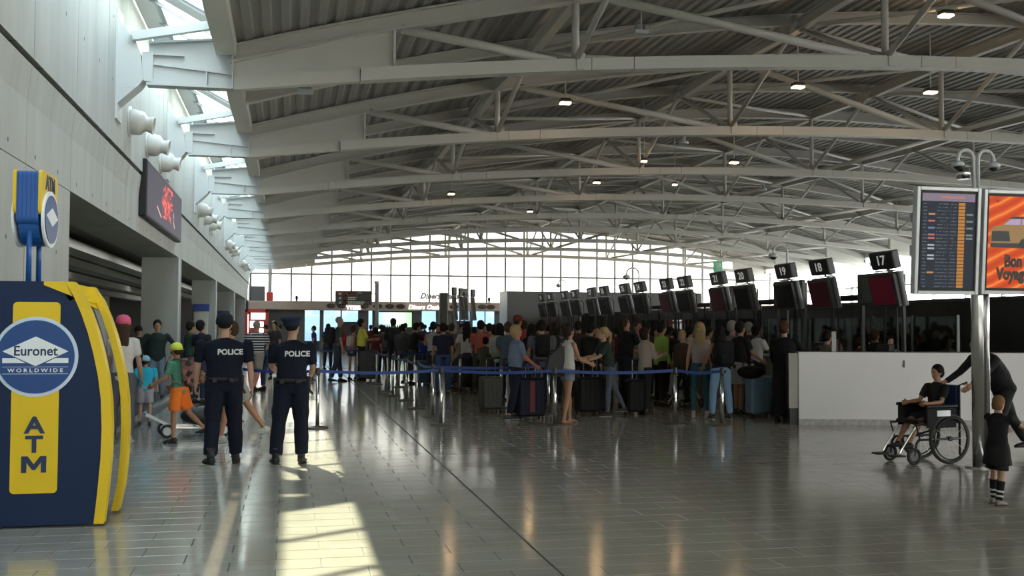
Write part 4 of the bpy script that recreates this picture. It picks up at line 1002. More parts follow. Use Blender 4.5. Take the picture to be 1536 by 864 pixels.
# ================================================================== queue barrier posts and belts
def post_mesh():
    P = [('base', MB().lathe([(.0, .0), (.17, .0), (.175, .012), (.16, .022), (.05, .034), (.03, .04)], 28).mesh('base', mat('base_dark_steel', (.16, .15, .14), .35, metal=.8), True)),
         ('tube', MB().lathe([(.031, .035), (.031, .86)], 14).mesh('tube', M_chrome, True)),
         ('belt_head', MB().lathe([(.034, .86), (.036, .87), (.036, .95), (.030, .965)], 14).mesh('belt_head', M_dark, True))]
    return P
PMS = post_mesh()
POSTS = {}
def post(key, X, Y, lab):
    t = thing('barrier_post', lab, 'barrier post', (X, Y, 0), 0, 'queue barrier posts')
    for n_, me in PMS: inst(n_, me, t)
    POSTS[key] = Vector((X, Y, 0))
plist = [('a', 476, 642, 'steel barrier post beside the two police officers'), ('b', 661, 638, 'steel barrier post, front left of the queue pen'), ('b2', 649, 626, 'steel barrier post just behind the front left one of the pen'),
    ('c', 832, 639, 'steel barrier post in front of the woman with the big black bag'), ('c2', 823, 622, 'steel barrier post behind the one by the woman with the big black bag'),
    ('d', 1013, 637, 'steel barrier post left of the woman in teal leggings'), ('e', 1083, 639, 'steel barrier post in front of the pale blue jeans, right end of the line'),
    ('f', 625, 613, 'steel barrier post, third of the receding row'), ('g', 609, 601, 'steel barrier post, fourth of the receding row'), ('h', 589, 594, 'steel barrier post, fifth of the receding row'),
    ('i', 581.5, 587.5, 'steel barrier post, sixth of the receding row'), ('j', 598, 581, 'steel barrier post set right of the receding row'), ('k', 565, 577, 'steel barrier post, furthest of the receding row beside the large dark suitcase'),
    ('l', 677, 576, 'steel barrier post right of the white tank top man'), ('m', 690, 590, 'steel barrier post before the woman in the dark skirt'), ('n', 712, 588, 'steel barrier post before the salmon shirt'),
    ('o', 738, 595, 'steel barrier post behind the olive suitcase'), ('p', 752, 612, 'steel barrier post right of the olive suitcase'), ('r', 536, 571, 'barrier post beyond the yellow shirt'), ('s', 468, 571, 'barrier post far behind the second officer')]
for k, px, y, lab in plist:
    p = floorpt(px, y); post(k, p.x, p.y, lab)
def belt(a, b_, lab):
    A, B = POSTS[a], POSTS[b_]; d = (B-A).normalized()
    mb = MB(); N = 8; vs = []
    for i in range(N+1):
        f_ = i/N; p = A.lerp(B, f_); p = A+d*.03+(B-A-d*.06)*f_; sag = .035*math.sin(PI*f_)
        s_ = Vector((-d.y, d.x, 0))*.0015
        vs += [p+s_+Vector((0, 0, .885-sag)), p+s_+Vector((0, 0, .935-sag)), p-s_+Vector((0, 0, .935-sag)), p-s_+Vector((0, 0, .885-sag))]
    fs = [(4*i+k, 4*i+(k+1) % 4, 4*i+4+(k+1) % 4, 4*i+4+k) for i in range(N) for k in range(4)]+[(0, 1, 2, 3), (4*N+3, 4*N+2, 4*N+1, 4*N)]
    tag(mb.add(vs, fs).build('barrier_belt', M_belt), lab, 'belt', 'blue queue belts')
for a, b_, lab in (('a', 'b', 'blue belt from the officers to the front left pen post'), ('b', 'c', 'blue belt along the front of the pen to the black bag woman'), ('c', 'd', 'blue belt before the woman in beige hoodie'),
    ('d', 'e', 'blue belt at the right end before the teal leggings'), ('b2', 'c2', 'blue belt just behind the front one'), ('b2', 'f', 'blue belt between second and third receding posts'), ('f', 'g', 'blue belt between third and fourth receding posts'),
    ('g', 'h', 'blue belt between fourth and fifth receding posts'), ('i', 'k', 'blue belt to the large dark suitcase'), ('l', 'm', 'blue belt before the white tank top man'), ('m', 'n', 'blue belt before the dark skirt'), ('n', 'o', 'blue belt before the salmon shirt'),
    ('s', 'r', 'blue belt far behind the officers'), ('j', 'l', 'blue belt deep in the pen')): belt(a, b_, lab)
p = POSTS['a']
POSTS['z'] = floorpt(340, 640)+Vector((-.3, 4, 0))
post('z', -.9, 18.6, 'steel barrier post hidden behind the first officer'); belt('z', 'a', 'blue belt behind the two officers')

# ================================================================== luggage
def suitcase(lab, px, y, w, d, h, m, rot=0.0, handle=0.35, name='suitcase', band=None, XY=None):
    p = floorpt(px, y) if XY is None else Vector((*XY, 0))
    t = thing(name, lab, 'suitcase', (p.x, p.y, 0), rot)
    MB().rbox(-w/2, w/2, -d/2, d/2, .06, h, .035).build('shell', m, t)
    mb = MB()
    for i in range(5):
        x = -w/2+w*(i+.5)/5; mb.box(x-.012, x+.012, -d/2-.008, d/2+.008, .12, h-.06)
    mb.build('ribs', m, t)
    for a in (-1, 1):
        for b_ in (-1, 1):
            MB().lathe([(.028, -.015), (.03, 0), (.028, .015)], 10, Matrix.Translation((a*(w/2-.05), b_*(d/2-.04), .03)) @ Matrix.Rotation(PI/2, 4, 'Y')).build('wheel', M_rubber, t)
    if handle:
        mb = MB()
        for a in (-1, 1): mb.path([(a*.09, 0, h-.02), (a*.09, 0, h+handle)], .009, 6)
        mb.build('telescopic_handle', M_chrome, t); MB().rbox(-.12, .12, -.018, .018, h+handle, h+handle+.035, .008).build('grip', M_black, t)
    if band: MB().box(-.045, .045, -d/2-.014, -d/2-.008, .14, h-.06).build('strap', band, t)
    return t
m_s1 = mat('case_olive', (.05, .052, .04), .5); m_s2 = mat('case_navy', (.010, .012, .028), .6, spec=.2); m_s3 = mat('case_blue', (.16, .26, .36), .35, coat=.3); m_s4 = mat('case_black', (.010, .010, .012), .6, spec=.2); m_sr = mat('strap_red', (.14, .02, .025), .7); m_s5 = mat('case_dark', (.03, .034, .034), .5)
suitcase('tall olive suitcase left of the blond woman in blue polo', 736, 618, .42, .28, .68, m_s1, .15, .33)
suitcase('navy suitcase with red strap pushed by the blond woman', 795, 629, .50, .30, .74, m_s2, .05, .25, band=m_sr)
suitcase('large dark suitcase beside the yellow shirt man', 553, 571, .62, .35, .92, m_s5, 0, .3)
suitcase('black suitcase right of the woman with bare legs', 882, 622, .46, .30, .70, m_s4, .1, .34)
suitcase('black suitcase held by the woman in grey leggings', 902, 620, .40, .28, .66, m_s4, -.1, .38)
suitcase('black suitcase before the man in black tee', 955, 622, .46, .28, .66, m_s4, .1, .36)
suitcase('pale blue shiny suitcase under the black duffel bag', 1140, 625, .48, .30, .76, m_s3, .05, .0)
suitcase('blue suitcase next to the trolley of the camo trousers man', 638, 577, .42, .3, .68, mat('case_teal', (.03, .09, .14), .5), .1, .2)
suitcase('dark suitcase in the middle of the queue under the white top woman', 702, 580, .5, .3, .7, m_s4, .1, .2)
suitcase('brown suitcase before the salmon shirt man', 722, 590, .4, .28, .62, mat('case_brown', (.06, .045, .03), .6), .1, .2)
def bag(name, lab, cat, loc, r, m, strap=True, rotz=0):
    t = thing(name, lab, cat, loc, rotz)
    mb = MB(); mb.ell((0, 0, 0), r, 16, 12)
    for i, v in enumerate(mb.v): mb.v[i] = (v[0], v[1], v[2]*(1 if v[2] < 0 else .75))
    mb.build('body', m, t, True)
    if strap:
        pts = [(math.cos(PI*i/10)*r[0]*.6, 0, r[2]*.6+math.sin(PI*i/10)*r[2]*.9) for i in range(11)]
        MB().path(pts, .012, 6).build('handle', m, t, True)
    return t
p = atY(1137, 558, 17.7); bag('duffel_bag', 'black duffel bag on top of the pale blue suitcase', 'bag', (p.x, 18.0, .84), (.27, .15, .14), m_s4)
# luggage cart by the boy
p = floorpt(300, 655)
t = thing('luggage_cart', 'low steel luggage cart beside the boy in orange shorts', 'luggage cart', (p.x, p.y+.15, 0), .2)
MB().bar((-.45, -.2, .16), (.35, -.2, .12), .03, .03).bar((-.45, .2, .16), (.35, .2, .12), .03, .03).bar((-.45, -.2, .16), (-.45, .2, .16), .03, .03).bar((-.1, -.2, .14), (-.1, .2, .14), .03, .03).build('frame', M_chrome, t)
MB().bar((-.78, -.2, .34), (-.40, -.2, .14), .03, .03).bar((-.78, .2, .34), (-.40, .2, .14), .03, .03).bar((-.78, -.2, .34), (-.78, .2, .34), .03, .04).build('front_rail', M_silver, t)
MB().path([(.35, -.2, .12), (.52, -.2, .95), (.52, .2, .95), (.35, .2, .12)], .015, 8).build('push_handle', M_chrome, t)
for xx, yy in ((-.5, -.22), (-.5, .22), (.3, -.24), (.3, .24)):
    MB().torus((xx, yy, .1), .085, .018, 'y', 18, 6).build('wheel', M_rubber, t, True); MB().lathe([(.06, -.01), (.06, .01)], 10, Matrix.Translation((xx, yy, .1)) @ Matrix.Rotation(PI/2, 4, 'X')).build('hub', M_silver, t)
t2 = thing('holdall', 'dark holdall lying on the luggage cart', 'bag', (p.x+.02, p.y+.15, .30), .2); mb = MB(); mb.ell((0, 0, 0), (.32, .17, .14), 14, 10); mb.build('body', m_s5, t2, True); MB().path([(-.1, -.05, .13), (0, -.05, .2), (.1, -.05, .13)], .01, 6).build('handle', M_black, t2)
# pushchair in the queue
p = floorpt(1037, 612)
t = thing('pushchair', 'dark folded-hood pushchair left of the teal leggings woman', 'pushchair', (p.x, p.y+.3, 0), .4)
MB().path([(-.3, -.18, .12), (.1, -.18, .55), (.35, -.18, .98), (.35, .18, .98), (.1, .18, .55), (-.3, .18, .12)], .013, 6).build('frame', M_silver, t)
MB().path([(.25, -.18, .12), (0, -.18, .5)], .013, 6).build('rear_leg', M_silver, t); MB().path([(.25, .18, .12), (0, .18, .5)], .013, 6).build('rear_leg', M_silver, t)
MB().rbox(-.2, .12, -.16, .16, .35, .42, .02).build('seat', M_dark, t); MB().bar((.05, 0, .38), (.22, 0, .85), .32, .05).build('backrest', M_dark, t)
mb = MB(); mb.ell((.12, 0, .80), (.24, .18, .17), 12, 8); mb.build('hood', M_dark, t, True)
for xx in (-.3, .25):
    for yy in (-.2, .2): MB().torus((xx, yy, .09), .07, .02, 'y', 16, 6).build('wheel', M_rubber, t, True)
# ================================================================== people
SK = {'light': (.46, .27, .19), 'mid': (.36, .20, .13), 'tan': (.34, .17, .10), 'dark': (.10, .055, .035), 'red': (.42, .17, .13)}
def skin(k): return mat('skin_'+k, SK[k], .55, noise=.05, scale=6)
def cloth(c, nme=None): return mat(nme or 'cloth_%03d_%03d_%03d' % tuple(int(x*999) for x in c), c, .85, noise=.12, scale=5, bump=.15, spec=.2)
TEX = bpy.data.textures.new('folds', 'CLOUDS'); TEX.noise_scale = .16; TEX.noise_depth = 1
def rm(o, vox, sm=2, fold=0.0):
    m = o.modifiers.new('remesh', 'REMESH'); m.mode = 'VOXEL'; m.voxel_size = vox; m.use_smooth_shade = True
    if sm: s = o.modifiers.new('smooth', 'SMOOTH'); s.factor = .5; s.iterations = sm
    if fold: d = o.modifiers.new('folds', 'DISPLACE'); d.texture = TEX; d.strength = fold; d.mid_level = .5; d.texture_coords = 'LOCAL'
    return o
def V(*a): return Vector(a)
def rotx(v, a): return Matrix.Rotation(a, 3, 'X') @ v
class Fig:
    """joints of a posed figure; x right, y forward, z up, standing on z = 0"""
    def __init__(s, h=1.75, lean=4, legs=((2, 4, 3), (-2, 2, 3)), arms=((5, 8, 15, 0), (0, 8, 15, 0)), head=(0, 0), seat=None, wide=1.0, shw=.185, foot=(0, 0)):
        k = h/1.75; s.k = k; s.w = wide; r = math.radians
        dirs = []
        for side, (fl, kn, ab) in zip((-1, 1), legs):
            th = V(math.sin(r(ab))*side, math.sin(r(fl)), -math.cos(r(fl))*math.cos(r(ab))).normalized()
            sh = V(math.sin(r(ab*.4))*side, math.sin(r(fl-kn)), -math.cos(r(fl-kn))).normalized(); dirs.append((th, sh))
        hip0 = [V(-.09*k, 0, -.03*k), V(.09*k, 0, -.03*k)]
        low = min((hip0[i]+dirs[i][0]*.42*k+dirs[i][1]*.41*k).z for i in (0, 1))
        pz = (-low+.085*k) if seat is None else seat
        s.pel = V(0, 0, pz); s.hip = [s.pel+q for q in hip0]
        s.knee = [s.hip[i]+dirs[i][0]*.42*k for i in (0, 1)]; s.ank = [s.knee[i]+dirs[i][1]*.41*k for i in (0, 1)]
        s.sp = V(0, math.sin(r(lean)), math.cos(r(lean))); s.sn = V(0, -math.cos(r(lean)), math.sin(r(lean)))  # spine direction, backwards
        s.chest = s.pel+s.sp*.32*k; s.neck = s.pel+s.sp*.515*k
        s.shl = [s.neck-s.sp*.055*k+V(-shw*k*wide, 0, 0), s.neck-s.sp*.055*k+V(shw*k*wide, 0, 0)]
        s.elb = []; s.wri = []; s.hnd = []
        for i, (side, a) in enumerate(zip((-1, 1), arms)):
            fl, ab, el = a[:3]; inn = a[3] if len(a) > 3 else 0
            u = V(math.sin(r(ab))*side, math.sin(r(fl)), -math.cos(r(fl))*math.cos(r(ab))).normalized()
            f = V(math.sin(r(ab*.5-inn))*side, math.sin(r(fl+el))*math.cos(r(inn)), -math.cos(r(fl+el))).normalized()
            e = s.shl[i]+u*.28*k; s.elb.append(e); w_ = e+f*.245*k; s.wri.append(w_); s.hnd.append((w_, f))
        s.hy, s.hp = r(head[0]), r(head[1])
        s.hb = s.neck+s.sp*.05*k
        s.HM = Matrix.Translation(s.hb) @ Matrix.Rotation(-s.hy, 4, 'Z') @ Matrix.Rotation(-s.hp, 4, 'X') @ Matrix.Scale(k, 4)
        s.footyaw = foot
def torso(mb, f, g, w=1.0, belly=0.0, z0=-.10, z1=.0):
    """trunk from the hips to the base of the neck, g = extra girth"""
    k = f.k; W_ = f.w*w
    prof = [(-.10, .115, .085), (-.04, .160, .105), (.06, .155, .105), (.16, .140, .095+belly), (.28, .155, .105+belly*.6), (.38, .172, .110), (.45, .165, .095), (.49, .115, .075), (.515, .062, .06)]
    pr = [p for p in prof if z0 <= p[0]]
    mb.path([f.pel+f.sp*(p[0]*k) for p in pr], [((p[1]*W_+g)*k, (p[2]+g)*k) for p in pr], 14, right=(1, 0, 0))
def limb(mb, pts, rad, n=10): mb.path(pts, rad, n)
def lerp(a, b_, t): return a+(b_-a)*t
def head_mb(mb, f, M=None):
    M = f.HM if M is None else M
    mb.ell((0, .008, .125), (.076, .093, .103), 18, 14, M)                       # skull
    mb.ell((0, .035, .062), (.056, .062, .062), 14, 10, M)                      # jaw
    mb.ell((0, .078, .025), (.024, .022, .020), 8, 6, M)                        # chin
    mb.path([(0, .096, .125), (0, .116, .088), (0, .100, .078)], [.010, .016, .012], 6, M=M)    # nose
    mb.ell((0, .086, .142), (.055, .014, .012), 10, 6, M)                       # brow
    mb.ell((0, .090, .052), (.024, .012, .010), 8, 6, M)                        # lips
    for s_ in (-1, 1): mb.ell((s_*.077, .0, .105), (.010, .018, .030), 8, 6, M)
def hand_mb(mb, f, i, curl=.5):
    w_, d = f.hnd[i]; k = f.k; side = -1 if i == 0 else 1
    ref = V(0, 0, 1) if abs(d.z) < .8 else V(0, 1, 0)
    pal = V(side, 0, 0)-d*V(side, 0, 0).dot(d); pal = (-pal).normalized()      # palm faces the body
    wid = d.cross(pal).normalized()                                            # across the knuckles
    if wid.y < 0: wid = -wid
    mb.path([w_-d*.02*k, w_+d*.03*k, w_+d*.085*k], [(.026*k, .018*k), (.038*k, .016*k), (.040*k, .013*k)], 10, right=wid)
    for q, (off, ln) in enumerate(((.028, .075), (.010, .083), (-.009, .077), (-.027, .060))):
        b_ = w_+d*.082*k+wid*off*k; c = curl
        d1 = (d*math.cos(c*.5)+pal*math.sin(c*.5)); d2 = (d*math.cos(c*1.3)+pal*math.sin(c*1.3)); d3 = (d*math.cos(c*2)+pal*math.sin(c*2))
        p1 = b_+d1*ln*.45*k; p2 = p1+d2*ln*.3*k; p3 = p2+d3*ln*.25*k
        mb.path([b_, p1, p2, p3], [.0088*k, .0085*k, .0075*k, .005*k], 6)
    b_ = w_+d*.03*k+wid*.030*k; t1 = (d*.75+wid*.55+pal*.35).normalized(); t2 = (d*.9+wid*.1+pal*.45).normalized()
    mb.path([b_, b_+t1*.04*k, b_+t1*.04*k+t2*.03*k], [.012*k, .0105*k, .007*k], 6)
HAIR = {'black': (.012, .010, .010), 'brown': (.045, .026, .015), 'blond': (.32, .22, .11), 'grey': (.22, .21, .20), 'auburn': (.07, .028, .014), 'sandy': (.17, .085, .035), 'darkbrown': (.022, .015, .011)}
def person(label, at, h, face, skin_c='mid', top=('tee', (.1, .1, .1)), bot=('trousers', (.05, .05, .06)), hair=('short', 'black'), shoes=(.02, .02, .02), hat=None, vox=.02, pose=None, extra=None, group=None, z0=0.0, eyes=True, sex='m', dz=0.0):
    pose = dict(pose or {})
    if sex == 'f': pose.setdefault('shw', .165); pose.setdefault('wide', .90)
    f = Fig(h, **pose); k = f.k; S = skin(skin_c)
    t = thing('person', label, 'person', (at[0], at[1], dz), math.radians(-face), group)
    # body: one continuous surface
    mb = MB(); torso(mb, f, -.012)
    mb.path([f.neck-f.sp*.04*k, f.neck+f.sp*.02*k, f.hb+f.HM.to_3x3() @ V(0, 0.005, .05)], [.062*k, .055*k, .052*k], 10)
    head_mb(mb, f)
    for i in (0, 1):
        a = f.shl[i]; limb(mb, [a+V((-.02 if i else .02)*k, 0, .0), a, lerp(a, f.elb[i], .5), f.elb[i], lerp(f.elb[i], f.wri[i], .35), f.wri[i], f.wri[i]+f.hnd[i][1]*.02*k], [.045*k, .050*k, .042*k, .036*k, .038*k, .025*k, .025*k])
        limb(mb, [f.hip[i]+V(0, 0, .03*k), lerp(f.hip[i], f.knee[i], .4), f.knee[i], lerp(f.knee[i], f.ank[i], .3), lerp(f.knee[i], f.ank[i], .75), f.ank[i], f.ank[i]-V(0, 0, .02*k)], [.082*k, .073*k, .050*k, .053*k, .036*k, .034*k, .034*k])
        if shoes is None or shoes == 'sandal':
            fo = f.ank[i]; mb.path([fo+V(0, -.05, -.045)*k, fo+V(0, .02, -.045)*k, fo+V(0, .13, -.062)*k, fo+V(0, .16, -.068)*k], [(.026*k, .028*k), (.034*k, .030*k), (.040*k, .016*k), (.03*k, .012*k)], 8, right=(1, 0, 0))
    rm(mb.build('body', S, t, True), max(vox*.8, .011), 2)
    for i in (0, 1):
        mb = MB(); hand_mb(mb, f, i); mb.build('hand', S, t, True)
    if eyes:
        mb = MB(); 
        for s_ in (-1, 1): mb.ell((s_*.031, .094, .122), (.012, .006, .006), 8, 6, f.HM)
        mb.build('eyes', mat('eye_dark', (.02, .015, .012), .3), t, True)
    # hair
    kind, hc = hair
    if kind != 'none':
        H = mat('hair_'+hc, HAIR[hc], .7, noise=.25, scale=30, bump=.2, spec=.15); mb = MB()
        M = f.HM
        if kind == 'crop': mb.ell((0, -.010, .145), (.087, .100, .098), 18, 12, M)
        elif hat: mb.ell((0, -.014, .132), (.084, .090, .080), 18, 12, M); mb.ell((0, -.035, .100), (.080, .075, .076), 16, 10, M)
        else:
            mb.ell((0, -.012, .150), (.093, .104, .104), 18, 12, M); mb.ell((0, -.036, .105), (.088, .082, .088), 16, 10, M)
        if kind in ('long', 'verylong'):
            L_ = .30 if kind == 'long' else .42
            mb.path([M @ V(0, -.03, .16), M @ V(0, -.075, .08), M @ V(0, -.085, -.02), M @ V(0, -.10, -.02-L_*.5), M @ V(0, -.10, -.02-L_)], [(.075*k, .05*k), (.095*k, .06*k), (.105*k, .045*k), (.105*k, .035*k), (.06*k, .02*k)], 12, right=M.to_3x3() @ V(1, 0, 0))
            for s_ in (-1, 1): mb.path([M @ V(s_*.06, .0, .18), M @ V(s_*.085, .01, .09), M @ V(s_*.08, -.01, -.03)], [.03*k, .028*k, .02*k], 8)
        if kind == 'bob': mb.path([M @ V(0, -.02, .16), M @ V(0, -.035, .08), M @ V(0, -.035, .005)], [(.088*k, .08*k), (.098*k, .075*k), (.080*k, .05*k)], 12, right=M.to_3x3() @ V(1, 0, 0))
        if kind == 'bun': mb.ell((0, -.10, .205), (.045, .042, .042), 12, 8, M)
        if kind == 'ponytail': mb.path([M @ V(0, -.09, .17), M @ V(0, -.15, .12), M @ V(0, -.14, -.02), M @ V(0, -.12, -.12)], [.025*k, .035*k, .032*k, .012*k], 8)
        o = mb.build('hair', H, t, True); rm(o, max(vox*.6, .010), 1, .004)
    # upper garment
    kind, c = top[0], top[1]; m = cloth(c) if not isinstance(c, bpy.types.Material) else c
    mb = MB(); loose = .012 if kind in ('tee', 'shirt', 'tank') else .022
    torso(mb, f, loose, belly=top[2] if len(top) > 2 else 0.0, z0=-.10 if kind != 'crop' else .1)
    if kind != 'tank':
        end = {'tee': .75, 'shirt': .80}.get(kind, 1.0)
        for i in (0, 1):
            a = f.shl[i]; o_ = V((-.03 if i else .03)*k, 0, .005)
            if end < 1: limb(mb, [a+o_, a+V((.008 if i else -.008)*k, 0, .0), lerp(a, f.elb[i], end)], [.055*k, .066*k, .060*k])
            else: limb(mb, [a+o_, a+V((.008 if i else -.008)*k, 0, 0), f.elb[i], lerp(f.elb[i], f.wri[i], .93)], [.055*k, .064*k, .052*k, .038*k])
    mb.path([f.neck-f.sp*.05*k, f.neck+f.sp*.012*k], [.075*k, .060*k], 12)
    if kind == 'hoodie': mb.ell(tuple(f.neck+f.sn*.05*k-f.sp*.02*k), (.10*k, .06*k, .06*k), 12, 8)
    shirt = rm(mb.build('top' if kind != 'dress' else 'dress', m, t, True), vox, 2, .02)
    # lower garment
    kind, c = bot[0], bot[1]; m = cloth(c) if not isinstance(c, bpy.types.Material) else c
    if kind != 'none':
        mb = MB(); W_ = f.w
        mb.path([f.pel+f.sp*(.07*k), f.pel, f.pel-V(0, 0, .09*k)], [(.155*W_*k+.008, .112*k), ((.170*W_)*k, .122*k), (.15*W_*k, .105*k)], 14, right=(1, 0, 0))
        end = {'trousers': 2, 'cargo': 2, 'leggings': 2, 'shorts': .85, 'minishorts': .35, 'capri': 1.5}.get(kind, 0)
        fat = {'leggings': .004, 'cargo': .034, 'trousers': .018, 'shorts': .030, 'minishorts': .018, 'capri': .01}.get(kind, 0)
        if end:
            for i in (0, 1):
                a, kn_, an = f.hip[i]+V(0, 0, .02*k), f.knee[i], f.ank[i]
                if end < 1: limb(mb, [a, lerp(a, kn_, .4), lerp(a, kn_, end)], [(.085+fat)*k, (.080+fat)*k, (.066+fat*1.2)*k], 12)
                else:
                    pts = [a, lerp(a, kn_, .45), kn_, lerp(kn_, an, .4)]; rr_ = [(.086+fat)*k, (.075+fat)*k, (.053+fat)*k, (.053+fat)*k]
                    if end == 2: pts += [lerp(kn_, an, .93)]; rr_ += [(.036+fat*1.2)*k]
                    limb(mb, pts, rr_, 12)
                if kind == 'cargo':
                    q = lerp(a, kn_, .72)+V((.075 if i else -.075)*k, 0, 0); mb.ell(tuple(q), (.03*k, .055*k, .085*k), 10, 8)
        if kind in ('skirt', 'longskirt'):
            mid = (f.knee[0]+f.knee[1])/2; low = (f.ank[0]+f.ank[1])/2
            pts = [f.pel, lerp(f.pel, mid, .6), mid-V(0, 0, .02)]; rr_ = [(.17*k*W_, .12*k), (.19*k*W_, .15*k), (.19*k*W_, .155*k)]
            if kind == 'longskirt': pts.append(low+V(0, 0, .03)); rr_.append((.22*k*W_, .19*k))
            mb.path(pts, rr_, 14, right=(1, 0, 0))
        rm(mb.build({'longskirt': 'skirt', 'minishorts': 'shorts', 'cargo': 'trousers', 'capri': 'trousers'}.get(kind, kind), m, t, True), vox, 2, .02 if kind != 'leggings' else .006)
    # shoes
    if shoes is not None:
        for i in (0, 1):
            fo = f.ank[i]; yw = math.radians(f.footyaw[i] if len(f.footyaw) > i else 0)
            R_ = Matrix.Translation(fo) @ Matrix.Rotation(yw, 4, 'Z') @ Matrix.Rotation(math.radians(pose.get('tilt', (0, 0))[i]) if 'tilt' in pose else 0, 4, 'X') @ Matrix.Scale(k, 4)
            if shoes == 'sandal':
                mb = MB(); mb.box(-.04, .04, -.08, .17, -.083, -.070, R_); mb.path([(-.04, .09, -.07), (0, .09, -.03), (.04, .09, -.07)], .008, 6, M=R_); mb.path([(-.03, -.02, -.07), (0, -.06, -.02), (.03, -.02, -.07)], .008, 6, M=R_)
                mb.build('sandal', mat('sandal_brown', (.08, .04, .02), .6), t); continue
            mb = MB(); mb.path([(0, -.075, -.045), (0, -.06, -.040), (0, .0, -.036), (0, .07, -.048), (0, .14, -.058), (0, .175, -.066)], [(.028, .030), (.038, .040), (.040, .042), (.044, .032), (.044, .024), (.028, .014)], 12, right=R_.to_3x3() @ V(1, 0, 0), M=R_)
            if extra == 'boots': mb.path([(0, -.01, -.05), (0, -.01, .03), (0, -.01, .11)], [.045, .046, .052], 12, M=R_)
            else: mb.path([(0, -.01, -.04), (0, -.012, .015)], [.040, .043], 12, M=R_)
            s_ = mb.build('shoe', mat('shoe_%03d_%03d_%03d' % tuple(int(x*999) for x in shoes), shoes, .6), t, True)
            sol = (.5, .5, .48) if sum(shoes) > .6 or extra == 'whitesole' else (.015, .015, .015)
            mb = MB(); mb.path([(0, -.082, -.077), (0, .0, -.077), (0, .08, -.077), (0, .178, -.077)], [(.03, .008), (.042, .008), (.047, .008), (.024, .008)], 10, right=R_.to_3x3() @ V(1, 0, 0), M=R_)
            mb.build('sole', mat('sole_%d' % int(sol[0]*100), sol, .7), s_)
    # headwear
    if hat:
        hk, c = hat[:2]; m = cloth(c); mb = MB(); M = f.HM
        if hk == 'cap' or hk == 'capback':
            M2 = M @ Matrix.Rotation(PI, 4, 'Z') if hk == 'capback' else M
            pr = [(.099, .112), (.100, .16), (.088, .210), (.055, .242), (.01, .254)]
            mb.lathe(pr, 20, M @ Matrix.Translation((0, -.004, 0)) @ Matrix.Scale(1.12, 4, (0, 1, 0))); mb.build('cap', m, t, True)
            mb = MB(); N = 12; vs = []
            for i in range(N+1):
                a = PI*i/N; x = .075*math.cos(a); y = math.sin(a)
                for zz in (.0, .008): vs += [M2 @ V(x*.98, .085, .120+zz), M2 @ V(x*1.05, .085+.075*y, .115+zz)]
            fs = []
            for i in range(N):
                a = 4*i; fs += [(a, a+4, a+5, a+1), (a+2, a+3, a+7, a+6), (a+1, a+5, a+7, a+3), (a, a+2, a+6, a+4)]
            mb.add(vs, fs).build('brim', m, t)
        if hk == 'police':
            mb.lathe([(.093, .145), (.096, .185), (.10, .20), (.125, .225), (.128, .24), (.11, .255), (.03, .262)], 24, M @ Matrix.Translation((0, -.004, -.015)) @ Matrix.Rotation(.12, 4, 'X') @ Matrix.Scale(1.12, 4, (0, 1, 0)))
            mb.build('peaked_cap', m, t, True); MB().prism([(-.07, .08), (-.05, .135), (0, .15), (.05, .135), (.07, .08)], 'z', .135, .145, M).build('peak', M_black, t)
        if hk == 'headscarf': mb.ell((0, -.01, .12), (.10, .11, .13), 14, 10, M); mb.build('headscarf', m, t, True)
    t_fig = f
    return t, f, shirt
def at(px, y=None, Y=None):
    """floor spot from a pixel of the feet, or from a column and a distance"""
    if Y is None: p = floorpt(px, y); return (p.x, p.y)
    p = atY(px, 489, Y); return (p.x, Y)
def backpack(lab, t, f, c, w=.30, h_=.44, d=.17, front=False, m=None):
    """worn backpack: its own thing, standing off the shirt"""
    m = m or cloth(c); k = f.k
    b_ = thing('backpack', lab, 'backpack', t.location, t.rotation_euler.z)
    s_ = -1 if not front else 1
    C_ = f.pel+f.sp*.30*k+V(0, s_*(.125*k+d/2), 0); T_ = Matrix.Translation(C_) @ Matrix.Rotation(-math.atan2(f.sp.y, f.sp.z), 4, 'X')
    MB().rbox(-w/2, w/2, -d/2, d/2, -h_/2, h_/2, .05, T_).build('pack', m, b_, True)
    MB().rbox(-w*.36, w*.36, -d/2-.05 if s_ < 0 else d/2, -d/2+.01 if s_ < 0 else d/2+.05, -h_*.42, h_*.02, .02, T_).build('pocket', m, b_)
    for sx_ in (-1, 1):
        pts = [(sx_*w*.3, d/2-.01, h_*.42), (sx_*w*.34, d/2+.05, h_*.50), (sx_*w*.36, d/2+.20, h_*.42), (sx_*w*.40, d/2+.24, h_*.1), (sx_*w*.48, d/2+.12, -h_*.3), (sx_*w*.4, d/2, -h_*.4)]
        if s_ > 0: pts = [(a, -b2, c2) for a, b2, c2 in pts]
        MB().path(pts, [(.022, .007)]*6, 6, M=T_).build('strap', m, b_)
    return b_
WALK_L = ((20, 6, 3), (-16, 22, 3)); WALK_R = ((-14, 24, 3), (20, 5, 3)); STAND = ((3, 4, 4), (-2, 2, 4))
def back_text(o_shirt, t, f, s, size, m, zoff, dx=0.0):
    """lettering laid onto the back of a garment"""
    bpy.context.view_layer.update()
    dg = bpy.context.evaluated_depsgraph_get(); ev = o_shirt.evaluated_get(dg); me = ev.to_mesh()
    bvh = BVHTree.FromPolygons([v.co.copy() for v in me.vertices], [tuple(p.vertices) for p in me.polygons]); ev.to_mesh_clear()
    tm = textmesh(s, size, m, ext=0.0, bold=.003)
    bm = bmesh.new(); bm.from_mesh(tm); bmesh.ops.subdivide_edges(bm, edges=[e for e in bm.edges if e.calc_length() > .02], cuts=2); 
    for v in bm.verts:
        o_ = V(v.co.x+dx, -1.0, zoff+v.co.y); hit = bvh.ray_cast(o_, V(0, 1, 0))
        v.co = hit[0]+V(0, -.006, 0) if hit[0] is not None else o_+V(0, .85, 0)
    bm.to_mesh(tm); bm.free()
    return inst('lettering', tm, t)

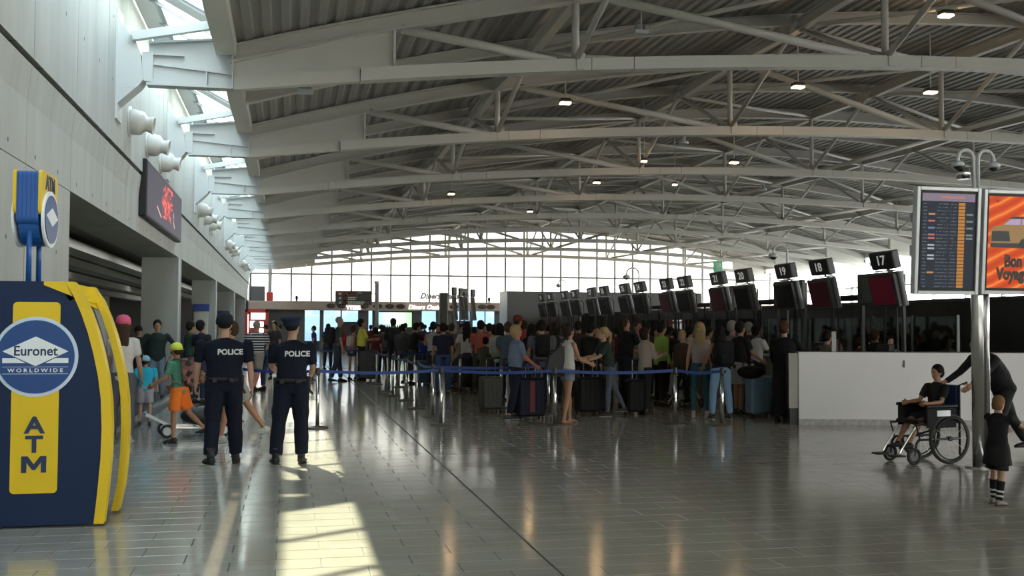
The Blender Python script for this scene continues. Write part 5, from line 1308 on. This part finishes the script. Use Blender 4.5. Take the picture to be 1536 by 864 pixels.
navy = (.006, .0085, .018)
# ---- police officers
m_nv_c = cloth(navy, 'police_cloth')
def police(lab, p, h, face, hat, pose, sc):
    t, f, sh = person(lab, p, h, face, sc, ('shirt', m_nv_c, .015), ('cargo', m_nv_c), ('crop', 'black'), (.012, .012, .014), hat, .014, pose, extra='boots')
    k = f.k
    mb = MB(); c = f.pel+f.sp*.05*k; mb.path([c-V(0, 0, .022), c+V(0, 0, .022)], [(.188*k, .142*k), (.188*k, .142*k)], 20, right=(1, 0, 0)); mb.build('duty_belt', M_black, t, True)
    for (x, y, w_, hh, nme) in ((.20, 0, .035, .16, 'holster'), (-.19, -.02, .03, .11, 'radio'), (-.10, -.145, .04, .06, 'pouch'), (.09, -.15, .045, .05, 'pouch')):
        MB().rbox(c.x+x*k-w_*.7, c.x+x*k+w_*.7, c.y+y*k-.03, c.y+y*k+.03, c.z-hh*.7, c.z+hh*.3, .01).build(nme, M_black, t)
    MB().path([(c.x+.21*k, -.02, c.z-.12), (c.x+.235*k, .10, c.z-.17)], .018, 8).build('baton', M_black, t)
    back_text(sh, t, f, 'POLICE', .088, mat('reflective_white', (.62, .63, .64), .5), f.neck.z-.155*k, dx=.07)
    return t, f
police('police officer with bare arms and dark cap, left of the two, seen from behind', at(334, 697), 1.80, -2, ('cap', (.012, .014, .02)), dict(legs=((-4, 20, 4), (12, 8, 5)), arms=((10, 10, 22, 0), (-4, 9, 16, 0)), lean=2, wide=1.32, head=(0, 0), shw=.19, foot=(25, -6)), 'light')
police('slimmer police officer in a peaked cap, right of the two, seen from behind', at(436, 696), 1.76, 6, ('police', (.015, .022, .045)), dict(legs=((-3, 12, 7), (6, 6, 3)), arms=((22, 8, 50, 14), (10, 6, 55, 14)), lean=2, wide=1.14, head=(20, 0), foot=(20, -5)), 'mid')
# ---- left side
m_flower = cloth((.22, .11, .09), 'flower_cloth')
n = m_flower.node_tree.nodes; l = m_flower.node_tree.links; vz = n.new('ShaderNodeTexVoronoi'); vz.inputs['Scale'].default_value = 14; r_ = n.new('ShaderNodeValToRGB')
r_.color_ramp.elements[0].color = (.04, .03, .03, 1); r_.color_ramp.elements[1].color = (.55, .25, .22, 1); r_.color_ramp.elements[0].position = .3
tcn = n.new('ShaderNodeTexCoord'); l.new(tcn.outputs['Object'], vz.inputs['Vector']); l.new(vz.outputs['Color'], r_.inputs[0]); l.new(r_.outputs[0], n['Principled BSDF'].inputs['Base Color'])
t, f, _ = person('boy in yellow cap, green top and orange shorts walking with a flowered backpack', at(268, 664), 1.40, 292, 'tan', ('tee', (.10, .30, .20)), ('shorts', (.85, .20, .03)), ('short', 'brown'), (.02, .02, .02), ('capback', (.62, .72, .10)), .016, dict(legs=((6, 6, 3), (-18, 30, 3)), arms=((20, 8, 40, 0), (10, 8, 40, 0)), lean=6, head=(20, 5)))
backpack('flowered pink and black backpack on the boy in orange shorts', t, f, None, .30, .40, .20, m=m_flower)
person('toddler in bright blue tee and pale blue cap seen from behind', at(217, 638), 1.14, -5, 'light', ('tee', (.03, .40, .55)), ('shorts', (.36, .33, .38)), ('short', 'brown'), (.05, .05, .05), ('cap', (.25, .50, .60)), .016, dict(legs=((4, 6, 3), (-4, 8, 3)), wide=1.1, arms=((0, 10, 10), (0, 10, 10))))
person('woman in pink cap and white top half hidden by the cash machine', at(184, Y=15.4), 1.78, 5, 'light', ('tee', (.55, .52, .50)), ('trousers', (.10, .10, .12)), ('long', 'brown'), (.3, .3, .3), ('cap', (.60, .10, .18)), .02, dict(arms=((10, 5, 20), (5, 12, 10))), sex='f')
person('person in wide black top and blue jeans standing by the first column', at(236, Y=24.3), 1.76, 170, 'mid', ('long', (.02, .035, .035)), ('trousers', (.16, .22, .30)), ('short', 'black'), vox=.022, pose=dict(arms=((0, 38, 30, 40), (0, 38, 30, 40)), wide=1.1))
person('person in black wearing a cap left of the first column', at(207, Y=26), 1.62, 150, 'light', ('long', (.02, .02, .022)), ('trousers', (.02, .02, .03)), ('short', 'brown'), vox=.025, hat=('cap', (.03, .03, .03)))
person('man in dark green shirt behind the yellow capped boy', at(284, Y=25), 1.74, 60, 'tan', ('shirt', (.02, .06, .05)), ('trousers', (.03, .03, .04)), vox=.025)
person('man in black tee looking down left of the first officer', at(301, Y=23), 1.76, 40, 'mid', ('tee', (.02, .02, .03)), ('trousers', (.03, .04, .07)), vox=.025, pose=dict(head=(0, -15)))
person('walking man in grey shorts and pale trainers mostly behind the first officer', at(352, 662), 1.74, 262, 'tan', ('tee', (.06, .09, .16)), ('shorts', (.30, .29, .27)), ('short', 'brown'), (.40, .40, .37), vox=.016, pose=dict(legs=((18, 8, 2), (-26, 10, 2)), lean=8, arms=((30, 5, 20), (20, 5, 20))))
m_str = cloth((.4, .4, .4), 'striped_cloth')
n = m_str.node_tree.nodes; l = m_str.node_tree.links; g = n.new('ShaderNodeTexCoord'); sx = n.new('ShaderNodeSeparateXYZ'); mm = n.new('ShaderNodeMath'); mm.operation = 'PINGPONG'; mm.inputs[1].default_value = .032; gt2 = n.new('ShaderNodeMath'); gt2.operation = 'GREATER_THAN'; gt2.inputs[1].default_value = .020; mx = n.new('ShaderNodeMixRGB')
l.new(g.outputs['Object'], sx.inputs[0]); l.new(sx.outputs['Z'], mm.inputs[0]); l.new(mm.outputs[0], gt2.inputs[0]); l.new(gt2.outputs[0], mx.inputs['Fac']); mx.inputs['Color1'].default_value = (.02, .03, .05, 1); mx.inputs['Color2'].default_value = (.55, .55, .55, 1); l.new(mx.outputs[0], n['Principled BSDF'].inputs['Base Color'])
person('man in navy and white striped tee and grey shorts between the officers', at(383, 588), 1.80, 20, 'red', ('tee', m_str, .03), ('shorts', (.22, .20, .17)), ('crop', 'grey'), vox=.022, pose=dict(wide=1.25, legs=WALK_L, arms=((10, 12, 20), (10, 12, 20))))
person('woman in dark top beyond the officers', at(412, Y=33), 1.78, 200, 'mid', ('tee', (.03, .025, .03)), ('trousers', (.03, .04, .08)), ('short', 'black'), vox=.028, sex='f')
person('person in blue bending over between the two officers', at(405, Y=27.5), 1.62, 250, 'mid', ('hoodie', (.02, .05, .14)), ('trousers', (.03, .05, .12)), ('short', 'black'), vox=.028, pose=dict(lean=60, legs=((30, 30, 3), (20, 20, 3)), arms=((70, 0, 0), (60, 0, 0))))
# ---- the queue, left (against the bright floor)
t, f, _ = person('tall man in grey green tee and dark jeans standing alone left of the yellow shirt', at(506, 573), 1.92, 80, 'mid', ('tee', (.05, .065, .06)), ('trousers', (.03, .04, .06)), ('crop', 'grey'), vox=.022, pose=dict(legs=((10, 4, 3), (-10, 8, 3)), arms=((0, 5, 12), (0, 5, 12))))
backpack('black backpack on the tall man left of the yellow shirt', t, f, (.015, .015, .02), .34, .5, .26)
t, f, _ = person('girl in pink top and denim shorts between the tall man and the yellow shirt', at(529, 570), 1.64, 30, 'light', ('tee', (.30, .16, .16)), ('minishorts', (.03, .05, .09)), ('bun', 'brown'), vox=.024, sex='f')
backpack('cream backpack on the girl in pink', t, f, (.42, .34, .30), .26, .34, .14)
bag('shoulder_bag', 'red bag beside the girl in pink', 'bag', (t.location.x-.30, t.location.y+.1, 1.25), (.13, .09, .24), cloth((.35, .03, .04)), rotz=.2)
person('man in bright yellow shirt and dark trousers by the large dark suitcase', at(541, 571), 1.86, 85, 'tan', ('shirt', (.62, .58, .08), .02), ('trousers', (.015, .015, .02)), ('short', 'black'), vox=.022, pose=dict(arms=((20, 5, 70, 10), (25, 5, 70, 10)), wide=1.1, head=(0, -15)))
P_ = [
 ('dark haired person in dark red top right of the yellow shirt', 563, 33, 1.60, 20, 'mid', ('tee', (.12, .02, .03)), ('trousers', (.03, .03, .04)), ('bob', 'black'), 'f', None, None),
 ('man in black top with a pack standing before the bar screen', 590, 33, 1.88, 0, 'mid', ('long', (.025, .03, .04)), ('trousers', (.02, .025, .05)), ('short', 'black'), 'm', None, (.03, .035, .045)),
 ('dark clothed person right of the man before the bar screen', 604, 31, 1.70, 10, 'mid', ('long', (.05, .05, .055)), ('trousers', (.03, .03, .035)), ('short', 'black'), 'm', None, None),
 ('man in black tee and camo trousers leaning on a trolley', 617, 29.5, 1.76, 80, 'tan', ('tee', (.015, .015, .018)), ('trousers', (.07, .07, .055)), ('short', 'black'), 'm', dict(lean=16, arms=((45, 5, 20), (45, 5, 20)), legs=((6, 6, 3), (-14, 6, 3))), None),
 ('child in blue behind the trolley', 636, 30, 1.42, 20, 'mid', ('tee', (.02, .05, .25)), ('trousers', (.03, .03, .06)), ('bob', 'brown'), 'f', None, None),
 ('man in pale grey tank top facing away', 650, 28, 1.76, 10, 'mid', ('tank', (.32, .32, .34)), ('trousers', (.04, .04, .05)), ('short', 'black'), 'm', None, None),
 ('man in dark navy tee and blue jeans facing away', 665, 25, 1.72, 0, 'mid', ('tee', (.02, .022, .045)), ('trousers', (.045, .075, .18)), ('short', 'black'), 'm', None, None),
 ('person in brown tee behind the navy tee man', 677, 28, 1.72, 30, 'tan', ('tee', (.14, .08, .05)), ('trousers', (.05, .05, .05)), ('short', 'brown'), 'm', None, None),
 ('person in sand coloured top leaning on luggage', 686, 27, 1.55, 85, 'mid', ('hoodie', (.24, .20, .14)), ('trousers', (.05, .05, .05)), ('short', 'brown'), 'm', dict(lean=25, arms=((50, 5, 30), (50, 5, 30))), None),
 ('woman with very long black hair, white top and dark skirt', 700, 26, 1.76, 5, 'mid', ('tee', (.46, .44, .42)), ('longskirt', (.03, .035, .035)), ('verylong', 'black'), 'f', dict(arms=((20, 25, 50, 20), (20, 25, 50, 20))), None),
 ('man in salmon red tee facing away in the queue', 721, 25, 1.79, 15, 'tan', ('tee', (.36, .09, .07)), ('trousers', (.05, .06, .05)), ('short', 'black'), 'm', None, None),
 ('woman in white sleeveless top right of the salmon tee', 734, 27, 1.72, 20, 'mid', ('tank', (.50, .48, .46)), ('trousers', (.05, .05, .06)), ('bun', 'darkbrown'), 'f', None, None),
 ('woman with long black hair and mint top', 748, 23, 1.72, 30, 'mid', ('tee', (.30, .42, .34)), ('trousers', (.03, .03, .04)), ('verylong', 'black'), 'f', dict(lean=8), (.30, .32, .28)),
 ('man in grey blue tee right of the mint top', 762, 22, 1.74, 10, 'tan', ('tee', (.06, .09, .13)), ('trousers', (.04, .04, .05)), ('short', 'brown'), 'm', None, None),
 ('tall person in red cap rising behind the blond woman', 775, 25, 1.92, 60, 'red', ('tee', (.25, .05, .05)), ('trousers', (.04, .04, .05)), ('short', 'brown'), 'm', None, None),
 ('dark haired woman in black behind the blond woman', 797, 22, 1.70, 30, 'mid', ('tee', (.02, .02, .025)), ('trousers', (.03, .03, .04)), ('long', 'black'), 'f', None, None),
 ('man in grey shirt with a big black backpack', 813, 20.5, 1.78, 10, 'mid', ('tee', (.12, .12, .13)), ('trousers', (.03, .035, .05)), ('short', 'black'), 'm', dict(wide=1.15), (.015, .015, .018)),
 ('woman in grey top with a dark backpack left of the bare legged woman', 831, 22.5, 1.74, 20, 'tan', ('tee', (.16, .14, .14)), ('trousers', (.03, .03, .04)), ('long', 'darkbrown'), 'f', None, (.03, .03, .035)),
 ('dark figure in black right of the bare legged woman', 884, 21, 1.72, 60, 'mid', ('long', (.018, .018, .02)), ('trousers', (.02, .02, .02)), ('short', 'black'), 'm', None, None),
 ('man in dark green top behind the grey leggings', 896, 22, 1.66, 200, 'tan', ('tee', (.03, .06, .05)), ('trousers', (.03, .03, .03)), ('short', 'brown'), 'm', dict(head=(0, -20)), None),
 ('big man in black tee looking down at his phone', 938, 20.5, 1.86, 70, 'red', ('tee', (.014, .015, .018), .03), ('trousers', (.02, .025, .04)), ('crop', 'brown'), 'm', dict(wide=1.15, head=(0, -30), arms=((25, 5, 80, 15), (25, 5, 80, 15))), None),
 ('man in grey printed tee facing the camera', 956, 21.6, 1.77, 175, 'red', ('tee', (.20, .17, .16)), ('trousers', (.04, .04, .05)), ('crop', 'brown'), 'm', None, None),
 ('dark haired person behind the grey printed tee', 968, 23, 1.74, 60, 'mid', ('tee', (.03, .03, .03)), ('trousers', (.02, .02, .02)), ('short', 'black'), 'm', None, None),
 ('woman with blond hair and brown jacket facing the camera', 1022, 20.2, 1.58, 170, 'light', ('hoodie', (.06, .035, .025)), ('trousers', (.02, .02, .02)), ('bob', 'blond'), 'f', None, None),
 ('person in white shirt behind the brown jacket', 1034, 22.5, 1.68, 60, 'mid', ('shirt', (.42, .42, .42)), ('trousers', (.03, .03, .03)), ('short', 'black'), 'm', None, None),
 ('tall dark figure between the queue and the last number', 1000, 23.5, 1.66, 90, 'dark', ('long', (.02, .02, .022)), ('trousers', (.02, .02, .02)), ('short', 'black'), 'm', None, None),
 ('grey haired man behind the pale jeans woman', 1096, 19.6, 1.78, 80, 'mid', ('shirt', (.16, .16, .17)), ('trousers', (.05, .05, .05)), ('short', 'grey'), 'm', None, None),
 ('man in dark shirt behind the man with the duffel bag', 1122, 21.5, 1.76, 60, 'tan', ('shirt', (.03, .03, .035)), ('trousers', (.02, .02, .02)), ('short', 'grey'), 'm', None, None),
 ('dark haired woman in the crowd behind the black bag woman', 867, 24, 1.78, 20, 'mid', ('tee', (.04, .03, .03)), ('trousers', (.02, .02, .02)), ('short', 'darkbrown'), 'f', None, None),
 ('person in maroon top far back in the queue', 786, 27, 1.80, 10, 'red', ('tee', (.14, .03, .03)), ('trousers', (.03, .03, .03)), ('short', 'brown'), 'm', None, None),
 ('person in black deep in the queue by the white top woman', 711, 29, 1.62, 10, 'mid', ('long', (.02, .02, .02)), ('trousers', (.02, .02, .02)), ('short', 'black'), 'm', None, None),
 ('person in charcoal shirt between salmon tee and mint top', 741, 30, 1.70, 0, 'mid', ('long', (.05, .05, .06)), ('trousers', (.03, .03, .03)), ('long', 'black'), 'f', None, None),
 ('person in olive coat in front of the olive suitcase row', 728, 24, 1.40, 30, 'mid', ('hoodie', (.07, .07, .05)), ('trousers', (.06, .06, .04)), ('short', 'black'), 'm', None, None),
 ('man in dark blue behind the camo trousers', 632, 33, 1.76, 0, 'mid', ('tee', (.03, .04, .08)), ('trousers', (.03, .03, .04)), ('short', 'darkbrown'), 'm', None, None),
 ('woman in grey before the bar, left of the leaning man', 575, 35, 1.66, 0, 'mid', ('tee', (.10, .09, .10)), ('trousers', (.03, .03, .04)), ('bob', 'darkbrown'), 'f', None, None),
]
BPL = {590: 'charcoal backpack of the man before the bar screen', 748: 'pale backpack of the woman in the mint top', 813: 'big black backpack of the man in grey shirt', 831: 'dark backpack left of the bare legged woman'}
for lab, px, Y, h, fc, sk, tp, bt, hr, sx_, po, bp_ in P_:
    po = dict(po or {}); po.setdefault('legs', random.choice((STAND, ((-4, 6, 4), (4, 4, 4)), ((6, 8, 3), (-4, 2, 4))))); po.setdefault('arms', random.choice((((5, 8, 15), (0, 8, 15)), ((10, 6, 60, 15), (0, 8, 15)), ((15, 6, 80, 20), (15, 6, 70, 20)))))
    t, f, _ = person(lab, at(px, Y=Y), h, fc, sk, tp, bt, hr, (.03, .03, .03), ('cap', (.16, .03, .03)) if 'red cap' in lab else None, .024, po, sex=sx_)
    if bp_: backpack('dark backpack at column %s' % px if False else BPL.get(px, 'backpack worn by the '+lab.replace(' with a pack', '')), t, f, bp_, .30, .44, .17)
# ---- front of the queue
t, f, _ = person('woman with short blond hair in blue grey polo pushing a navy suitcase', at(772, 630), 1.68, 82, 'red', ('shirt', (.15, .19, .28), .035), ('trousers', (.014, .016, .03)), ('bob', 'blond'), (.03, .03, .035), vox=.016, pose=dict(arms=((28, 4, 35, 0), (22, 4, 30, 0)), wide=1.05, legs=((5, 4, 3), (-8, 6, 3)), head=(0, -10)), extra='whitesole', sex='f')
t, f, _ = person('bare legged woman in white tank top and denim shorts carrying a big black bag', at(851, 635), 1.70, 75, 'tan', ('tank', (.50, .49, .48)), ('minishorts', (.20, .24, .32)), ('bun', 'darkbrown'), 'sandal', vox=.015, pose=dict(arms=((25, 4, 60, 5), (20, 6, 50, 5)), legs=((12, 8, 3), (-8, 4, 3)), head=(-10, -10)), sex='f')
p = at(841, 634); tb = thing('tote_bag', 'big black shoulder bag on the bare legged woman', 'bag', (p[0]-.02, p[1]-.14, .80), .1); MB().prism([(-.30, .10), (-.24, .34), (-.04, .52), (.06, .50), (.22, .22), (.24, .06), (.02, .0), (-.18, .0)], 'y', -.07, .07).build('body', M_black, tb); MB().path([(-.16, -.06, .44), (-.02, -.08, .62), (.08, -.05, .66), (.10, -.04, .46)], .010, 6).path([(-.08, .06, .5), (.02, .04, .64), (.10, .04, .44)], .010, 6).build('handle', m_s4, tb)
p = t.location; MB().path([(0, 0, 0)]*1+[(0, 0, .01)], .001, 3) if False else None
t, f, _ = person('woman in dark green top and grey leggings leaning to her suitcase', at(915, 624), 1.66, 268, 'light', ('shirt', (.03, .045, .042)), ('leggings', (.11, .13, .17)), ('ponytail', 'blond'), (.03, .03, .03), vox=.016, pose=dict(lean=14, arms=((35, 5, 40, 0), (35, 5, 45, 0)), legs=((10, 8, 3), (-20, 8, 3))), extra='whitesole', sex='f')
t, f, _ = person('woman in beige hoodie and black trousers holding her phone', at(967, 622), 1.64, 70, 'mid', ('hoodie', (.36, .29, .26)), ('trousers', (.022, .024, .03)), ('bob', 'darkbrown'), (.02, .02, .02), vox=.017, pose=dict(arms=((20, 6, 85, 10), (20, 6, 85, 10)), head=(0, -20)), sex='f')
t, f, _ = person('man in lime green jacket behind the beige hoodie', at(990, 609), 1.74, 80, 'tan', ('long', (.28, .42, .08)), ('trousers', (.02, .02, .02)), ('short', 'black'), vox=.019, pose=dict(arms=((5, 8, 20), (0, 8, 20))))
t, f, _ = person('woman with long blond hair, white top and teal leggings', at(1050, 625), 1.74, 20, 'light', ('tank', (.34, .27, .27)), ('leggings', (.03, .09, .11)), ('long', 'blond'), (.42, .38, .37), vox=.016, pose=dict(arms=((0, 12, 20), (0, 8, 30))), sex='f')
t, f, _ = person('woman with long black hair in pale blue jeans', at(1081, 629), 1.66, 0, 'tan', ('tank', (.05, .05, .05)), ('trousers', (.20, .33, .50)), ('verylong', 'black'), (.05, .05, .06), vox=.016, pose=dict(arms=((10, 20, 40, 10), (10, 20, 40, 10)), legs=((3, 3, 7), (-3, 3, 7))), extra='whitesole', sex='f')
backpack('black backpack over the pale blue jeans', t, f, (.014, .015, .018), .32, .46, .18)
t, f, _ = person('man in black tee and light shorts resting his hand on the duffel bag', at(1109, 621), 1.76, 80, 'tan', ('tee', (.018, .018, .02), .02), ('shorts', (.36, .35, .37)), ('short', 'black'), (.05, .05, .05), vox=.017, pose=dict(arms=((15, 5, 25, 0), (25, 5, 30, 0)), head=(-10, -5)))
t, f, _ = person('man in white tee holding a phone behind the duffel bag', at(1135, 612), 1.70, 85, 'dark', ('tee', (.52, .52, .54)), ('trousers', (.04, .04, .05)), ('short', 'black'), vox=.019, pose=dict(arms=((35, 5, 75, 5), (30, 5, 70, 5)), head=(0, -15)))
t, f, _ = person('woman in long black dress reaching to the white counter', at(1176, 633), 1.76, 40, 'light', ('long', (.010, .010, .013)), ('longskirt', (.010, .010, .013)), ('short', 'auburn'), (.015, .015, .015), vox=.017, pose=dict(arms=((20, 10, 30, 0), (40, 25, 30, 0)), wide=1.1), sex='f')
# ---- behind the white counter
for lab, px, Y, h, fc, sk, tp, hr, po in (
    ('person in khaki top behind the left part of the white counter', 1239, 9.45, 1.60, 70, 'tan', ('tee', (.12, .11, .09)), ('short', 'black'), None),
    ('person in pale pink shirt with a bag strap at the desk', 1262, 11.2, 1.62, 285, 'mid', ('shirt', (.40, .27, .28)), ('short', 'brown'), dict(lean=14)),
    ('person in dark red jacket behind the white counter', 1288, 11.1, 1.46, 90, 'mid', ('hoodie', (.12, .01, .015)), ('short', 'brown'), None),
    ('man in black with red face behind the white counter', 1312, 11.15, 1.62, 80, 'red', ('long', (.012, .014, .018)), ('short', 'brown'), dict(head=(0, -20))),
    ('woman in pale blouse with black hair facing the hall', 1333, 11.1, 1.50, 190, 'light', ('shirt', (.34, .38, .42)), ('long', 'black'), dict(lean=8, head=(0, -10))),
    ('small child head just above the counter edge', 1229, 9.4, 1.30, 60, 'dark', ('tee', (.05, .03, .03)), ('short', 'black'), None)):
    p = atX(px, 489, Y); person(lab, (p.x, p.y), h, fc, sk, tp, ('trousers', (.02, .02, .02)), hr, vox=.022, pose=po or {}, sex='f' if 'woman' in lab else 'm')
p = atY(1251, 505, 16.45); tag(MB().box(p.x-.04, p.x+.04, 16.45, 16.46, 1.236, 1.58).build('price_card', M_grey), 'small upright grid card on the desk behind the counter', 'card')
# ---- far background people
rr = random.Random(11)
FAR = ((400, 45, 'left of the red shop', (.25, .05, .05)), (421, 50, 'before the dark partition by the officers', (.05, .05, .06)), (472, 44, 'before the first bluish window', (.03, .05, .16)), (492, 40, 'left of the tall man', (.03, .05, .14)),
       (556, 52, 'below the direction board', (.10, .03, .03)), (572, 47, 'at the left end of the bar', (.05, .05, .05)), (609, 50, 'at the right end of the bar', (.06, .05, .05)), (638, 52, 'before the window right of the bar, first', (.06, .06, .07)),
       (645, 54, 'before the window right of the bar, second', (.12, .06, .05)), (657, 40, 'behind the pale tank top', (.08, .05, .04)), (671, 43, 'before the dark pillar', (.05, .06, .10)), (693, 36, 'under the tilted monitors', (.10, .08, .07)),
       (728, 38, 'left of the room block', (.10, .10, .11)), (754, 36, 'at the corner of the room block', (.06, .02, .02)), (806, 30, 'before the room block panels', (.04, .04, .05)), (822, 33, 'between two backpacks', (.10, .05, .05)), (850, 32, 'deep in the queue below the last numbers', (.05, .05, .04)),
       (876, 28, 'beyond the black suitcase', (.10, .06, .05)), (910, 27, 'beyond the ponytail', (.16, .08, .06)), (925, 29, 'beyond the big man in black', (.06, .03, .03)), (984, 22.8, 'beyond the lime jacket', (.03, .04, .04)), (1008, 27, 'left of the brown jacket', (.03, .03, .04)), (1060, 21.3, 'between blond and black hair', (.06, .06, .06)))
for px, Y, where, c in FAR:
    person('small far figure '+where, at(px, Y=Y), rr.uniform(1.60, 1.78), rr.choice((0, 20, 90, 180, 270)), 'mid', ('tee', c), ('trousers', (.03, .03, .04)), ('short', rr.choice(('black', 'darkbrown'))), vox=.03, eyes=False,
           pose=dict(legs=STAND))
# ---- wheelchair, boy, helper and girl
wx, wy = floorpt(1421, 696).x, floorpt(1421, 696).y
t = thing('wheelchair', 'black folding wheelchair with large spoked wheels carrying the boy', 'wheelchair', (wx, wy+.25, 0), math.radians(8))
# local: chair faces -x, near side is -y
for s_ in (-1, 1):
    y = s_*.25
    w_ = MB().torus((0, y, .305), .285, .022, 'y', 36, 8).build('rear_wheel', M_rubber, t, True)
    MB().torus((0, y+s_*.03, .305), .25, .009, 'y', 36, 6).build('hand_rim', M_black, w_, True)
    mb = MB()
    for q in range(12): a = 2*PI*q/12; mb.path([(0, y, .305), (.27*math.cos(a), y, .305+.27*math.sin(a))], .0035, 4)
    mb.build('spokes', M_silver, w_); MB().path([(0, y-.03, .305), (0, y+.03, .305)], .03, 10).build('hub', M_black, w_)
    MB().torus((-.50, y*.85, .105), .085, .020, 'y', 20, 8).build('caster', M_rubber, t, True)
    MB().lathe([(.06, -.008), (.06, .008)], 12, Matrix.Translation((-.50, y*.85, .105)) @ Matrix.Rotation(PI/2, 4, 'X')).build('caster_hub', M_darkgrey, t)
    MB().path([(-.50, y*.85, .105), (-.46, y*.85, .26), (-.42, y*.85, .30)], .016, 6).build('caster_fork', M_black, t)
    MB().path([(.18, y*.9, .10), (.18, y*.9, .95), (.30, y*.9, .98)], .014, 8).build('back_tube', M_black, t)
    MB().path([(.18, y*.9, .30), (-.42, y*.9, .30), (-.48, y*.9, .48), (.18, y*.9, .50)], .014, 8).build('side_frame', M_black, t)
    MB().path([(-.42, y*.6, .45), (-.62, y*.6, .20), (-.66, y*.6, .14)], .013, 8).build('footrest_tube', M_chrome, t)
    MB().rbox(-.78, -.62, y*.6-.07, y*.6+.07, .10, .12, .006).build('footplate', M_black, t)
    MB().rbox(-.36, .12, y-.03, y+.03, .68, .72, .012).build('armrest', M_black, t); MB().rbox(-.34, .10, y-.015, y+.015, .44, .68, .008).build('side_guard', cloth((.02, .02, .023)), t)
MB().box(-.20, .0, -.272, -.266, .58, .65).build('plate_label', M_silver, t)
MB().rbox(-.42, .18, -.21, .21, .48, .53, .015).build('seat', M_black, t); MB().rbox(.15, .19, -.21, .21, .50, .95, .012).build('backrest', cloth((.03, .06, .16)), t)
MB().path([(-.25, -.2, .28), (.1, .2, .48)], .012, 6).path([(-.25, .2, .28), (.1, -.2, .48)], .012, 6).build('cross_brace', M_black, t)
T0 = t.matrix_world if False else None
ca, sa = math.cos(math.radians(8)), math.sin(math.radians(8))
def wc(x, y): return (wx+x*ca-y*sa, wy+.25+x*sa+y*ca)
person('boy in black tee sitting in the wheelchair', wc(.02, 0), 1.36, 262, 'tan', ('tee', (.014, .014, .016)), ('shorts', (.02, .02, .03)), ('short', 'black'), (.015, .015, .015), vox=.013, pose=dict(seat=.57, lean=-4, legs=((84, 50, 4), (84, 50, 4)), arms=((30, 12, 55, 8), (30, 12, 55, 8)), head=(-5, 0)))
person('adult in black leaning forward pushing the wheelchair behind the pole', wc(1.17, .08), 1.72, 268, 'tan', ('long', (.014, .014, .017), .05), ('trousers', (.018, .018, .022)), ('none', 'black'), (.02, .02, .02), ('headscarf', (.015, .015, .018)), vox=.015, pose=dict(lean=36, legs=((22, 14, 3), (-30, 6, 3)), arms=((44, 6, 14, 0), (46, 6, 14, 0)), head=(0, 25), wide=1.15))
t, f, _ = person('small girl with blond red hair in black dress and striped socks', at(1497, 757), 1.02, 75, 'mid', ('tee', (.012, .012, .014)), ('shorts', (.012, .012, .014)), ('bob', 'sandy'), (.20, .17, .14), vox=.011, pose=dict(legs=((6, 4, 3), (-6, 6, 3)), arms=((50, 5, 25, 0), (60, 5, 10, 0)), wide=1.1, head=(0, 5)), sex='m')
k = f.k
for i in (0, 1):
    mb = MB(); a, b_ = f.knee[i], f.ank[i]; mb.path([lerp(a, b_, .25), lerp(a, b_, .6), b_], [.064*k, .056*k, .047*k], 14); mb.build('sock', cloth((.012, .012, .014)), t, True)
    for q in (.62, .80):
        mb = MB(); mb.path([lerp(a, b_, q), lerp(a, b_, q+.07)], [.060*k, .056*k], 14); mb.build('sock_stripe', mat('sock_white', (.6, .6, .6), .8), t, True)
mb = MB(); mb.path([f.pel+V(0, 0, .12*k), f.pel, f.pel-V(0, 0, .30*k)], [(.15*k, .11*k), (.20*k, .16*k), (.25*k, .21*k)], 18, right=(1, 0, 0)); rm(mb.build('dress_skirt', cloth((.012, .012, .014)), t, True), .014, 2, .02)
